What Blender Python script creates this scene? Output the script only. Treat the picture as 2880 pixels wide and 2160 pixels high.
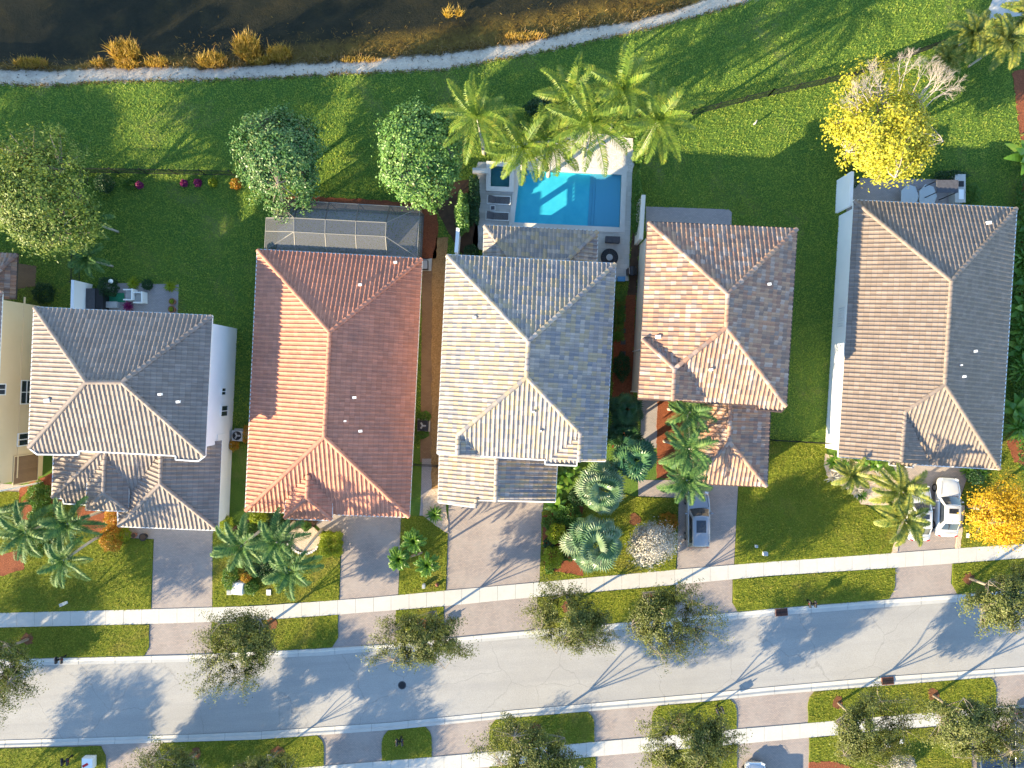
import bpy, bmesh, math, random
import numpy as np
from mathutils import Vector, Matrix
from mathutils.geometry import tessellate_polygon
R = math.radians
for o in list(bpy.data.objects): bpy.data.objects.remove(o)
SC = bpy.context.scene
COL = SC.collection
# ---------------------------------------------------------------- camera
F = 1920.0                 # focal length in photo pixels (2880 wide)
H = F/34.0                 # flying height in metres
cam = bpy.data.cameras.new('camera'); cam.lens = 24; cam.sensor_width = 36
cam.clip_start = .5; cam.clip_end = 3000
co = bpy.data.objects.new('camera', cam); COL.objects.link(co)
co.location = (0, 0, H); co.rotation_euler = (0, 0, 0)
SC.camera = co
# ---------------------------------------------------------------- light
SUN_AZ, SUN_EL = R(33.5), R(18.5)   # shadows run towards +33.5 deg from +X
sd = Vector((-math.cos(SUN_AZ)*math.cos(SUN_EL), -math.sin(SUN_AZ)*math.cos(SUN_EL), math.sin(SUN_EL)))
sun = bpy.data.lights.new('sun', 'SUN'); sun.energy = 5.0; sun.angle = R(.53); sun.color = (1, .82, .53)
so = bpy.data.objects.new('sun', sun); COL.objects.link(so)
so.rotation_euler = sd.to_track_quat('Z', 'Y').to_euler(); so.location = (-40, -40, 40)
W = bpy.data.worlds.new('World'); SC.world = W; W.use_nodes = True
wn = W.node_tree; bg = wn.nodes['Background']
sk = wn.nodes.new('ShaderNodeTexSky'); sk.sky_type = 'NISHITA'; sk.sun_disc = False
sk.sun_elevation = SUN_EL; sk.sun_rotation = math.atan2(sd.x, sd.y) % (2*math.pi)
sk.air_density = 1.0; sk.dust_density = .0; sk.ozone_density = 2.2
wn.links.new(sk.outputs[0], bg.inputs[0]); bg.inputs[1].default_value = .15
SC.view_settings.view_transform = 'Standard'; SC.view_settings.look = 'None'
SC.view_settings.exposure = 1.9; SC.view_settings.gamma = 1
SC.render.engine = 'CYCLES'
SC.cycles.transparent_max_bounces = 16

def P(px, py, h=0.0):
    k = (H-h)/F
    return Vector(((px-1440)*k, (1080-py)*k, h))
def hit(px, py, p0, n):
    d = Vector(((px-1440)/F, (1080-py)/F, -1.0)); c = Vector((0, 0, H))
    return c + d*((p0-c).dot(n)/d.dot(n))
# ---------------------------------------------------------------- materials
def new_mat(name):
    m = bpy.data.materials.new(name); m.use_nodes = True
    nt = m.node_tree; b = nt.nodes['Principled BSDF']
    b.inputs['Specular IOR Level'].default_value = .3
    return m, nt, b
def ND(nt, t, **k):
    n = nt.nodes.new('ShaderNode'+t)
    for a, v in k.items(): setattr(n, a, v)
    return n
def ramp(nt, fac, cols, const=False):
    r = ND(nt, 'ValToRGB'); e = r.color_ramp.elements
    if const: r.color_ramp.interpolation = 'CONSTANT'
    n = len(cols)
    while len(e) < n: e.new(.5)
    for i, c in enumerate(cols):
        if len(c) == 4: pos, c = c[0], c[1:]
        else: pos = i/n if const else i/(n-1)
        e[i].position = pos; e[i].color = (*c, 1)
    nt.links.new(fac, r.inputs[0]); return r.outputs[0]
def noise(nt, vec, scale, detail=4, rough=.6, dist=0):
    n = ND(nt, 'TexNoise'); n.inputs['Scale'].default_value = scale; n.inputs['Detail'].default_value = detail
    n.inputs['Roughness'].default_value = rough; n.inputs['Distortion'].default_value = dist
    nt.links.new(vec, n.inputs['Vector']); return n.outputs[0]
def mixc(nt, fac, a, b, mode='MIX'):
    n = ND(nt, 'Mix'); n.data_type = 'RGBA'; n.blend_type = mode
    if isinstance(fac, float): n.inputs[0].default_value = fac
    else: nt.links.new(fac, n.inputs[0])
    for i, x in ((6, a), (7, b)):
        if isinstance(x, tuple): n.inputs[i].default_value = (*x, 1)
        else: nt.links.new(x, n.inputs[i])
    return n.outputs[2]
def bump(nt, b, fac, strength, dist):
    n = ND(nt, 'Bump'); n.inputs['Strength'].default_value = strength; n.inputs['Distance'].default_value = dist
    nt.links.new(fac, n.inputs['Height']); nt.links.new(n.outputs[0], b.inputs['Normal'])
def coord(nt, rot=0):
    t = ND(nt, 'TexCoord')
    if not rot: return t.outputs['Object']
    m = ND(nt, 'Mapping'); m.inputs['Rotation'].default_value = (0, 0, rot)
    nt.links.new(t.outputs['Object'], m.inputs[0]); return m.outputs[0]
def M(name, cols, scale=1.0, rough=.8, fine=None, fscale=25, fmix=.5, bmp=0, bscale=30, bdist=.03, metal=0, spec=.3, coat=0):
    """cols: ramp over a broad noise, fine: second ramp over a fine noise mixed in"""
    m, nt, b = new_mat(name); v = coord(nt)
    c = ramp(nt, noise(nt, v, scale, 5), [(.3+.4*i/(max(1, len(cols)-1)), *k) for i, k in enumerate(cols)]) if len(cols) > 1 else None
    if fine:
        f = ramp(nt, noise(nt, v, fscale, 3, .7), [(.3+.4*i/(len(fine)-1), *k) for i, k in enumerate(fine)])
        c = mixc(nt, fmix, c if c is not None else tuple(cols[0]), f)
    if c is None: b.inputs['Base Color'].default_value = (*cols[0], 1)
    else: nt.links.new(c, b.inputs['Base Color'])
    b.inputs['Roughness'].default_value = rough; b.inputs['Metallic'].default_value = metal
    b.inputs['Specular IOR Level'].default_value = spec; b.inputs['Coat Weight'].default_value = coat
    b.inputs['Coat Roughness'].default_value = .08
    if bmp: bump(nt, b, noise(nt, v, bscale, 4, .7), bmp, bdist)
    return m
def grass_mat(name, cols, dry, blade, bmp=.9):
    m, nt, b = new_mat(name); v = coord(nt)
    c = ramp(nt, noise(nt, v, .35, 6, .65), [(.3, *cols[0]), (.5, *cols[1]), (.7, *cols[2])])
    f = noise(nt, v, 9, 5, .75)
    c = mixc(nt, ramp(nt, f, [(.35, 0, 0, 0), (.65, .8, .8, .8)]), c, blade)
    d = noise(nt, v, .16, 7, .7, 1.0)
    c = mixc(nt, ramp(nt, d, [(.54, 0, 0, 0), (.72, .75, .75, .75)]), c, dry)
    sp = noise(nt, v, 22, 2, .6)
    c = mixc(nt, ramp(nt, sp, [(.36, .55, .55, .55), (.62, 1.35, 1.35, 1.35)]), c, c, 'MIX')
    mm = ND(nt, 'Mix'); mm.data_type = 'RGBA'; mm.blend_type = 'MULTIPLY'; mm.inputs[0].default_value = 1
    nt.links.new(c, mm.inputs[6]); nt.links.new(ramp(nt, sp, [(.36, .5, .5, .5), (.64, 1, 1, 1)]), mm.inputs[7])
    nt.links.new(mm.outputs[2], b.inputs['Base Color'])
    b.inputs['Roughness'].default_value = .95; b.inputs['Specular IOR Level'].default_value = .1
    b.inputs['Sheen Weight'].default_value = .0
    n2 = noise(nt, v, 11, 4, .8)
    bump(nt, b, n2, bmp, .12)
    return m
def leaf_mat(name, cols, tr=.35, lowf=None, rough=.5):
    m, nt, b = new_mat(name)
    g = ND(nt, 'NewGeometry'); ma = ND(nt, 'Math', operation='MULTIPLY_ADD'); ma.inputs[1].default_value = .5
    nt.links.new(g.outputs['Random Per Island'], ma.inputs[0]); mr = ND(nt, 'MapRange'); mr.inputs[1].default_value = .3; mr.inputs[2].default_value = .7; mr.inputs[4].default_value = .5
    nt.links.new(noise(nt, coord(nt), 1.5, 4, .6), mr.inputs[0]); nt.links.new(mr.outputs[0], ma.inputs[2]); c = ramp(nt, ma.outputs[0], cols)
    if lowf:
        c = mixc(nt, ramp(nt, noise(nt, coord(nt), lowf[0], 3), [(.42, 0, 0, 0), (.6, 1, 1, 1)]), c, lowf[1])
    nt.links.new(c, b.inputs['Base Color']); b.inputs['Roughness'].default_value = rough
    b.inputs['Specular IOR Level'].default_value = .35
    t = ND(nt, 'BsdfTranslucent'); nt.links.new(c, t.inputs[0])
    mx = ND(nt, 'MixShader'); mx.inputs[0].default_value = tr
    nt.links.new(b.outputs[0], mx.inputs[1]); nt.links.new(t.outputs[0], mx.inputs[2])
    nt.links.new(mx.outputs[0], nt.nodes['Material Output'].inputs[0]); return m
def paver_mat(name, cols, mortar, rot=0, sx=.21, sy=.105):
    m, nt, b = new_mat(name); v = coord(nt, rot)
    br = ND(nt, 'TexBrick'); br.inputs['Scale'].default_value = 1
    br.inputs['Brick Width'].default_value = sx; br.inputs['Row Height'].default_value = sy
    br.inputs['Mortar Size'].default_value = .010; br.inputs['Mortar Smooth'].default_value = .2
    br.inputs['Color1'].default_value = (*cols[0], 1); br.inputs['Color2'].default_value = (*cols[1], 1)
    br.inputs['Mortar'].default_value = (*mortar, 1); nt.links.new(v, br.inputs[0])
    c = mixc(nt, ramp(nt, noise(nt, v, .5, 5), [(.35, 0, 0, 0), (.7, .6, .6, .6)]), br.outputs[0], cols[2])
    nt.links.new(c, b.inputs['Base Color']); b.inputs['Roughness'].default_value = .85
    bump(nt, b, br.outputs['Fac'], -.4, .01); return m
def tile_mat(name, cols, stain, rough=.62):
    m, nt, b = new_mat(name)
    uv = ND(nt, 'UVMap'); fl = ND(nt, 'VectorMath', operation='FLOOR'); nt.links.new(uv.outputs[0], fl.inputs[0])
    w = ND(nt, 'TexWhiteNoise', noise_dimensions='2D'); nt.links.new(fl.outputs[0], w.inputs['Vector'])
    c = ramp(nt, w.outputs[0], cols, const=len(cols) > 3)
    c = mixc(nt, ramp(nt, noise(nt, coord(nt), .7, 6, .7), [(.42, 0, 0, 0), (.72, .75, .75, .75)]), c, stain)
    n = noise(nt, coord(nt), 14, 3, .7)
    c = mixc(nt, .25, c, mixc(nt, n, c, tuple(k*.55 for k in stain)))
    fr = ND(nt, 'VectorMath', operation='FRACTION'); nt.links.new(uv.outputs[0], fr.inputs[0])
    sx = ND(nt, 'SeparateXYZ'); nt.links.new(fr.outputs[0], sx.inputs[0])
    ed = ramp(nt, sx.outputs[1], [(0, .45, .45, .45), (.07, 1, 1, 1), (.95, 1, 1, 1), (1, .5, .5, .5)])
    c = mixc(nt, 1.0, c, ed, 'MULTIPLY')
    nt.links.new(c, b.inputs['Base Color']); b.inputs['Roughness'].default_value = rough
    b.inputs['Specular IOR Level'].default_value = .35
    bump(nt, b, noise(nt, coord(nt), 40, 3), .25, .01); return m
def glassy(name, tint, alpha_fac, rough=.02, ripple=0, rscale=3):
    m, nt, b = new_mat(name); nt.nodes.remove(b)
    t = ND(nt, 'BsdfTransparent'); t.inputs[0].default_value = (*tint, 1)
    g = ND(nt, 'BsdfGlossy'); g.inputs['Roughness'].default_value = rough
    mx = ND(nt, 'MixShader'); mx.inputs[0].default_value = alpha_fac
    nt.links.new(t.outputs[0], mx.inputs[1]); nt.links.new(g.outputs[0], mx.inputs[2])
    if ripple:
        bp = ND(nt, 'Bump'); bp.inputs['Strength'].default_value = ripple; bp.inputs['Distance'].default_value = .1
        nt.links.new(noise(nt, coord(nt), rscale, 3), bp.inputs['Height'])
        nt.links.new(bp.outputs[0], g.inputs['Normal'])
    nt.links.new(mx.outputs[0], nt.nodes['Material Output'].inputs[0]); return m
def screen_mat(name, col, op):
    m, nt, b = new_mat(name); b.inputs['Base Color'].default_value = (*col, 1)
    t = ND(nt, 'BsdfTransparent'); mx = ND(nt, 'MixShader'); mx.inputs[0].default_value = op
    nt.links.new(t.outputs[0], mx.inputs[1]); nt.links.new(b.outputs[0], mx.inputs[2])
    nt.links.new(mx.outputs[0], nt.nodes['Material Output'].inputs[0]); return m

MT = {}
MT['lawn'] = grass_mat('lawn_grass', [(.075, .17, .035), (.12, .22, .04), (.19, .28, .045)], (.32, .30, .11), (.14, .235, .04))
MT['front'] = grass_mat('front_lawn_grass', [(.10, .15, .018), (.17, .21, .022), (.25, .27, .03)], (.32, .23, .07), (.21, .25, .025))
MT['blade'] = leaf_mat('grass_blades', [(0.094, 0.187, 0.033), (0.189, 0.297, 0.044), (0.319, 0.407, 0.055), (0.448, 0.440, 0.099)], .45, rough=.8)
MT['blade2'] = leaf_mat('front_grass_blades', [(.10, .14, .018), (.19, .22, .025), (.31, .31, .04), (.42, .36, .08)], .45, rough=.8)
MT['sand'] = M('sand', [(0.330, 0.274, 0.216), (0.515, 0.441, 0.351), (0.412, 0.353, 0.279)], .8, .95, fine=[(0.227, 0.186, 0.144), (0.536, 0.461, 0.369)], fscale=6, fmix=.35, bmp=.8, bscale=6, bdist=.1)
def road_mat():
    m, nt, b = new_mat('asphalt'); v = coord(nt); mp = ND(nt, 'Mapping'); mp.inputs['Rotation'].default_value = (0, 0, R(-3.8)); nt.links.new(v, mp.inputs[0])
    ms = ND(nt, 'Mapping'); ms.inputs['Scale'].default_value = (.05, .8, 1); nt.links.new(mp.outputs[0], ms.inputs[0])
    c = ramp(nt, noise(nt, v, .3, 7, .7), [(.3, .27, .256, .232), (.7, .36, .345, .315)])
    c = mixc(nt, .5, c, ramp(nt, noise(nt, v, 15, 3, .7), [(.3, .22, .215, .21), (.7, .43, .42, .40)]))
    c = mixc(nt, ramp(nt, noise(nt, ms.outputs[0], 1.0, 5), [(.45, 0, 0, 0), (.68, .45, .45, .45)]), c, (.24, .235, .23))
    vo = ND(nt, 'TexVoronoi', feature='DISTANCE_TO_EDGE'); vo.inputs['Scale'].default_value = .16
    dv = ND(nt, 'VectorMath', operation='ADD'); nn = ND(nt, 'TexNoise'); nn.inputs['Scale'].default_value = .8; nn.inputs['Detail'].default_value = 8
    nt.links.new(v, nn.inputs['Vector']); nt.links.new(v, dv.inputs[0]); nt.links.new(nn.outputs[1], dv.inputs[1]); nt.links.new(dv.outputs[0], vo.inputs['Vector'])
    c = mixc(nt, ramp(nt, vo.outputs[0], [(0, .35, .35, .35), (.006, 0, 0, 0)]), c, (.12, .115, .11))
    st = noise(nt, v, 1.4, 3, .5); c = mixc(nt, ramp(nt, st, [(.70, 0, 0, 0), (.76, .35, .35, .35)]), c, (.13, .125, .12))
    nt.links.new(c, b.inputs['Base Color']); b.inputs['Roughness'].default_value = .92; bump(nt, b, noise(nt, v, 40, 3), .3, .02); return m
MT['asphalt'] = road_mat()
MT['concrete'] = M('concrete', [(0.429, 0.414, 0.380), (0.503, 0.488, 0.445)], .9, .85, fine=[(0.370, 0.355, 0.329), (0.518, 0.503, 0.467)], fscale=9, fmix=.25)
MT['joint'] = M('joint_dark', [(.12, .11, .1)], 1)  # even dark colour of the kerb expansion joints
MT['paver'] = paver_mat('driveway_pavers', [(0.338, 0.272, 0.237), (0.252, 0.217, 0.201), (0.346, 0.302, 0.269)], (0.140, 0.126, 0.115), R(3))
MT['paver2'] = paver_mat('grey_pavers', [(0.330, 0.297, 0.286), (0.264, 0.242, 0.242), (0.363, 0.319, 0.308)], (0.165, 0.154, 0.154), R(3))
MT['paverbrown'] = paver_mat('brown_pavers', [(.22, .13, .07), (.17, .10, .055), (.25, .16, .09)], (.09, .06, .04), R(3))
MT['travertine'] = paver_mat('travertine_tiles', [(.60, .57, .52), (.48, .46, .43), (.38, .35, .31)], (.42, .40, .37), R(3), .6, .4)
MT['mulch'] = M('red_mulch', [(0.176, 0.045, 0.017), (0.264, 0.075, 0.028)], 2, .95, fine=[(0.056, 0.015, 0.009), (0.336, 0.120, 0.055)], fscale=12, bmp=.9, bscale=14, bdist=.06)
MT['gravel'] = M('tan_gravel', [(.25, .13, .04), (.36, .20, .07)], 2, .95, fine=[(.10, .05, .02), (.5, .32, .15)], fscale=10, bmp=.9, bscale=12, bdist=.06)
MT['pink_gravel'] = M('pale_gravel', [(.50, .36, .25), (.62, .48, .34)], 2, .95, fine=[(.25, .16, .11), (.7, .58, .45)], fscale=9, bmp=.9, bscale=10, bdist=.06)
MT['whitestone'] = M('white_stones', [(.62, .56, .50), (.74, .69, .64)], 2, .95, fine=[(.3, .25, .22), (.8, .76, .7)], fscale=7, bmp=.9, bscale=9, bdist=.08)
MT['mulchdull'] = M('brown_mulch', [(.13, .05, .022), (.20, .075, .03)], 2, .95, fine=[(.05, .02, .01), (.24, .11, .05)], fscale=12, bmp=.9, bscale=14, bdist=.06)
MT['soil'] = M('soil', [(.05, .03, .02), (.10, .06, .035)], 2, .95)
MT['wall_white'] = M('white_stucco', [(.74, .75, .76), (.82, .82, .82)], .4, .9, bmp=.15, bscale=25, bdist=.01)
MT['wall_cream'] = M('cream_stucco', [(.66, .50, .29), (.72, .56, .34)], .35, .9, bmp=.15, bscale=25, bdist=.01)
MT['wall_beige'] = M('beige_stucco', [(.62, .54, .45), (.68, .60, .50)], .35, .9, bmp=.15, bscale=25, bdist=.01)
MT['trim'] = M('white_trim', [(.78, .77, .74)], 1, .5)
MT['trimdark'] = M('bronze_trim', [(.09, .075, .065)], 1, .4)
MT['wglass'] = M('window_glass', [(.015, .02, .028), (.035, .045, .06)], .9, .06, spec=.8)
MT['t_grey'] = tile_mat('grey_brown_roof_tiles', [(0.228, 0.178, 0.146), (0.265, 0.212, 0.178), (0.302, 0.244, 0.208)], (.19, .15, .13))
MT['t_terra'] = tile_mat('terracotta_roof_tiles', [(0.458, 0.180, 0.104), (0.532, 0.215, 0.127), (0.606, 0.247, 0.150)], (0.342, 0.157, 0.111))
MT['t_buff'] = tile_mat('buff_blend_roof_tiles', [(0.416, 0.312, 0.190), (0.326, 0.283, 0.262), (0.454, 0.371, 0.310), (0.224, 0.214, 0.226), (0.416, 0.321, 0.202), (0.271, 0.238, 0.213), (0.399, 0.328, 0.262)], (0.245, 0.205, 0.180))
MT['t_pink'] = tile_mat('pink_blend_roof_tiles', [(0.448, 0.259, 0.160), (0.332, 0.176, 0.120), (0.468, 0.341, 0.272), (0.429, 0.223, 0.136), (0.273, 0.211, 0.184), (0.468, 0.282, 0.176), (0.234, 0.153, 0.120)], (.26, .17, .13))
MT['t_tan'] = tile_mat('tan_roof_tiles', [(0.209, 0.160, 0.125), (0.244, 0.190, 0.152), (0.278, 0.218, 0.179)], (0.177, 0.140, 0.116))
MT['bark'] = M('bark', [(.20, .16, .12), (.32, .27, .21)], 3, .9, bmp=.6, bscale=12)
MT['palebark'] = M('pale_palm_bark', [(.34, .31, .26), (.44, .41, .35)], 2, .9, bmp=.4, bscale=10)
MT['whitebark'] = M('white_bark', [(.32, .27, .23), (.44, .38, .32)], 2, .85)
MT['oakleaf'] = leaf_mat('oak_leaves', [(0.040, 0.060, 0.012), (0.096, 0.116, 0.021), (0.160, 0.172, 0.038), (0.224, 0.232, 0.068)], .3)
MT['denseleaf'] = leaf_mat('glossy_leaves', [(.03, .10, .015), (.09, .20, .035), (.20, .33, .08), (.26, .38, .12)], .3, rough=.4)
MT['denseleaf2'] = leaf_mat('flowering_leaves', [(0.022, 0.079, 0.013), (0.058, 0.150, 0.033), (0.144, 0.246, 0.078), (0.259, 0.238, 0.072)], .25, rough=.4)
MT['bigleaf'] = leaf_mat('yellow_green_leaves', [(0.022, 0.056, 0.008), (0.086, 0.144, 0.018), (0.202, 0.256, 0.040), (0.274, 0.288, 0.080)], .3)
MT['yellow'] = leaf_mat('yellow_leaves', [(.14, .20, .02), (.38, .38, .03), (.56, .50, .05), (.56, .38, .04)], .4)
MT['orange'] = leaf_mat('amber_leaves', [(.22, .14, .01), (.52, .33, .012), (.66, .42, .02), (.50, .22, .01)], .4)
MT['coco'] = leaf_mat('coconut_fronds', [(.06, .14, .015), (.12, .20, .022), (.20, .27, .03), (.38, .34, .05)], .4)
MT['royal'] = leaf_mat('dark_palm_fronds', [(.016, .07, .018), (.05, .13, .03), (.12, .21, .045), (.24, .31, .08)], .3, rough=.6)
MT['royal2'] = leaf_mat('yellow_palm_fronds', [(.05, .10, .015), (.13, .18, .03), (.30, .30, .05), (.42, .36, .08)], .35)
MT['blueleaf'] = leaf_mat('silver_fan_leaves', [(.05, .13, .045), (.11, .20, .085), (.22, .29, .15), (.42, .43, .28)], .25, rough=.35)
MT['greenfan'] = leaf_mat('green_fan_leaves', [(.015, .07, .035), (.035, .11, .05), (.08, .17, .06), (.20, .26, .10)], .25, rough=.35)
MT['silver'] = leaf_mat('silver_leaves', [(.20, .20, .16), (.36, .34, .28), (.54, .50, .42), (.62, .58, .50)], .25)
MT['hedge'] = leaf_mat('hedge_leaves', [(.03, .09, .012), (.07, .16, .02), (.16, .26, .03)], .3)
MT['lime'] = leaf_mat('lime_leaves', [(.10, .16, .01), (.24, .30, .012), (.36, .38, .015)], .3)
MT['banana'] = leaf_mat('banana_leaves', [(.04, .12, .015), (.10, .22, .025), (.26, .36, .05)], .35, rough=.35)
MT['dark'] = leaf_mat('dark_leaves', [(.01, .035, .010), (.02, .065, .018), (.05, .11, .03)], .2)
MT['magenta'] = leaf_mat('magenta_leaves', [(.12, .01, .06), (.28, .02, .13), (.30, .10, .12)], .3)
MT['redleaf'] = leaf_mat('orange_croton_leaves', [(.12, .14, .01), (.40, .30, .02), (.50, .16, .02), (.32, .34, .03)], .3)
MT['reed'] = leaf_mat('reeds', [(.16, .14, .02), (.42, .27, .03), (.55, .36, .08), (.46, .20, .05)], .3)
MT['black'] = M('black_plastic', [(.015, .015, .017)], 1, .45)
MT['darkmetal'] = M('dark_metal', [(.03, .03, .033)], 1, .4, metal=.3)
MT['whitep'] = M('white_plastic', [(.8, .8, .78)], 1, .4)
MT['greyp'] = M('grey_plastic', [(.33, .34, .35)], 1, .6)
MT['fabric'] = M('charcoal_sling', [(.06, .06, .07), (.09, .09, .10)], 6, .9)
MT['cushion'] = M('grey_cushion', [(.36, .35, .34), (.42, .41, .39)], 3, .95)
MT['rubber'] = M('rubber', [(.012, .012, .013)], 1, .8)
MT['alloy'] = M('alloy', [(.5, .5, .52)], 1, .3, metal=.9)
MT['red'] = M('red_lens', [(.5, .01, .02)], 1, .2)
MT['lens'] = M('clear_lens', [(.6, .63, .66)], 1, .1, spec=.7)
MT['rust'] = M('rusty_iron', [(.12, .045, .03), (.2, .08, .05)], 6, .8)
MT['iron'] = M('cast_iron', [(.05, .05, .055), (.08, .08, .085)], 5, .6, metal=.3)
MT['terracotta'] = M('clay_pot', [(.30, .12, .07)], 1, .8)
MT['screen'] = screen_mat('insect_screen', (.13, .13, .13), .50)
MT['lakewater'] = glassy('lake_water', (.64, .64, .58), .015, .03, .15, 2)
MT['poolwater'] = glassy('pool_water', (.50, .82, .87), .03, .02, .25, 2.5)
MT['deckc'] = M('deck_concrete', [(.36, .36, .36), (.46, .45, .44)], .5, .85, fine=[(.3, .3, .3), (.5, .5, .48)], fscale=5, fmix=.4)
# ---------------------------------------------------------------- object helpers
def org(o):
    if o is None: return Vector((0, 0, 0))
    while o.parent: o = o.parent
    return o.location.copy()
def link(me, name, parent=None, mat=None, smooth=False):
    o = bpy.data.objects.new(name, me); COL.objects.link(o)
    if parent: o.parent = parent
    if mat is not None and not me.materials:
        for m in (mat if isinstance(mat, list) else [mat]): me.materials.append(m)
    if smooth: me.polygons.foreach_set('use_smooth', [True]*len(me.polygons))
    return o
def add(name, vs, fs, mat, parent=None, smooth=False, local=False):
    off = Vector((0, 0, 0)) if local else org(parent)
    me = bpy.data.meshes.new(name)
    me.from_pydata([tuple(Vector(v)-off) for v in vs], [], fs); me.update()
    return link(me, name, parent, mat, smooth)
def addnp(name, vs, fs, mat, parent=None, off=None, smooth=False):
    """vs (N,3), fs (M,k) numpy, one face size"""
    me = bpy.data.meshes.new(name); vs = np.asarray(vs, dtype=np.float32)
    if off is not None: vs = vs - np.array(off, dtype=np.float32)
    fs = np.asarray(fs, dtype=np.int32); k = fs.shape[1]
    me.vertices.add(len(vs)); me.vertices.foreach_set('co', vs.ravel())
    me.loops.add(fs.size); me.loops.foreach_set('vertex_index', fs.ravel())
    me.polygons.add(len(fs)); me.polygons.foreach_set('loop_start', np.arange(0, fs.size, k, dtype=np.int32))
    me.polygons.foreach_set('loop_total', np.full(len(fs), k, dtype=np.int32))
    me.update(calc_edges=True); me.validate()
    return link(me, name, parent, mat, smooth)
def tag(o, label=None, cat=None, group=None, kind=None):
    if label: o['label'] = label
    if cat: o['category'] = cat
    if group: o['group'] = group
    if kind: o['kind'] = kind
    return o
def thing(name, loc, label, cat, group=None):
    o = bpy.data.objects.new(name, None); COL.objects.link(o); o.location = loc
    o.empty_display_size = .3
    return tag(o, label, cat, group)
def dup(root, loc, rz=0, label=None, group=None, scale=1.0, parent=None):
    r = root.copy(); COL.objects.link(r)
    if parent is None: r.location = loc or (0, 0, 0); r.rotation_euler = (0, 0, rz); r.scale = (scale,)*3
    else: r.parent = parent
    if label: r['label'] = label
    if group: r['group'] = group
    for ch in list(root.children): dup(ch, None, parent=r)
    return r
class MB:
    """mesh collector"""
    def __init__(s): s.v = []; s.f = []
    def raw(s, vs, fs):
        n = len(s.v); s.v += [Vector(v) for v in vs]; s.f += [tuple(i+n for i in f) for f in fs]; return s
    def box(s, c, d, rz=0, rx=0, ry=0):
        m = Matrix.Translation(Vector(c)) @ Matrix.Rotation(rz, 4, 'Z') @ Matrix.Rotation(ry, 4, 'Y') @ Matrix.Rotation(rx, 4, 'X')
        x, y, z = (k/2 for k in d)
        vs = [m @ Vector(p) for p in ((-x, -y, -z), (x, -y, -z), (x, y, -z), (-x, y, -z), (-x, -y, z), (x, -y, z), (x, y, z), (-x, y, z))]
        return s.raw(vs, [(3, 2, 1, 0), (4, 5, 6, 7), (0, 1, 5, 4), (1, 2, 6, 5), (2, 3, 7, 6), (3, 0, 4, 7)])
    def bar(s, a, b, w, h=None):
        h = h or w; a = Vector(a); b = Vector(b); d = (b-a)
        if d.length < 1e-5: return s
        d.normalize(); up = Vector((0, 0, 1)) if abs(d.z) < .95 else Vector((1, 0, 0))
        x = d.cross(up).normalized()*w/2; z = x.cross(d).normalized()*h/2
        vs = [p+q for p in (a, b) for q in (-x-z, x-z, x+z, -x+z)]
        return s.raw(vs, [(3, 2, 1, 0), (4, 5, 6, 7), (0, 1, 5, 4), (1, 2, 6, 5), (2, 3, 7, 6), (3, 0, 4, 7)])
    def tube(s, pts, rad, n=6, cap=True):
        pts = [Vector(p) for p in pts]; base = len(s.v)
        if not isinstance(rad, (list, tuple)): rad = [rad]*len(pts)
        for i, p in enumerate(pts):
            d = (pts[min(i+1, len(pts)-1)]-pts[max(i-1, 0)]).normalized()
            up = Vector((0, 0, 1)) if abs(d.z) < .9 else Vector((1, 0, 0))
            x = d.cross(up).normalized(); y = x.cross(d)
            for k in range(n):
                a = 2*math.pi*k/n; s.v.append(p+(x*math.cos(a)+y*math.sin(a))*rad[i])
        for i in range(len(pts)-1):
            for k in range(n):
                a = base+i*n+k; b = base+i*n+(k+1) % n; s.f.append((a, b, b+n, a+n))
        if cap:
            s.f.append(tuple(base+k for k in range(n))[::-1]); s.f.append(tuple(base+(len(pts)-1)*n+k for k in range(n)))
        return s
    def disc(s, c, r, h, n=16, r2=None):
        c = Vector(c); r2 = r if r2 is None else r2; b = len(s.v)
        for k in range(n): a = 2*math.pi*k/n; s.v.append(c+Vector((r*math.cos(a), r*math.sin(a), 0)))
        for k in range(n): a = 2*math.pi*k/n; s.v.append(c+Vector((r2*math.cos(a), r2*math.sin(a), h)))
        for k in range(n): s.f.append((b+k, b+(k+1) % n, b+n+(k+1) % n, b+n+k))
        s.f.append(tuple(b+n+k for k in range(n))); s.f.append(tuple(b+k for k in range(n))[::-1]); return s
    def build(s, name, mat, parent=None, local=False, smooth=False):
        return add(name, s.v, s.f, mat, parent, smooth, local)
def prism_mb(pts, z0, z1, mb=None):
    mb = mb or MB(); n = len(pts)
    a = sum(pts[i][0]*pts[(i+1) % n][1]-pts[(i+1) % n][0]*pts[i][1] for i in range(n))
    if a < 0: pts = pts[::-1]
    vs = [(p[0], p[1], z0) for p in pts]+[(p[0], p[1], z1) for p in pts]
    tri = tessellate_polygon([[Vector((p[0], p[1], 0)) for p in pts]])
    fs = []
    for t in tri:
        q = [Vector(pts[i][:2]) for i in t]
        if (q[1]-q[0]).cross(q[2]-q[0]) < 0: t = t[::-1]
        fs.append(tuple(i+n for i in t)); fs.append(tuple(t)[::-1])
    fs += [(i, (i+1) % n, (i+1) % n+n, i+n) for i in range(n)]
    return mb.raw(vs, fs)
def sheet(name, px, z, mat, holes=(), kind='structure', parent=None, world=False):
    loops = [[(Vector((p[0], p[1], 0)) if world else P(p[0], p[1])) for p in px]]
    for h in holes: loops.append([P(*p) for p in h])
    tri = tessellate_polygon(loops); vs = [v for l in loops for v in l]
    fs = []
    for t in tri:
        a, b, c = (vs[i] for i in t)
        if (b-a).cross(c-a).z < 0: t = t[::-1]
        fs.append(tuple(t))
    o = add(name, [(v.x, v.y, z) for v in vs], fs, mat, parent)
    if kind: o['kind'] = kind
    return o
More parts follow.
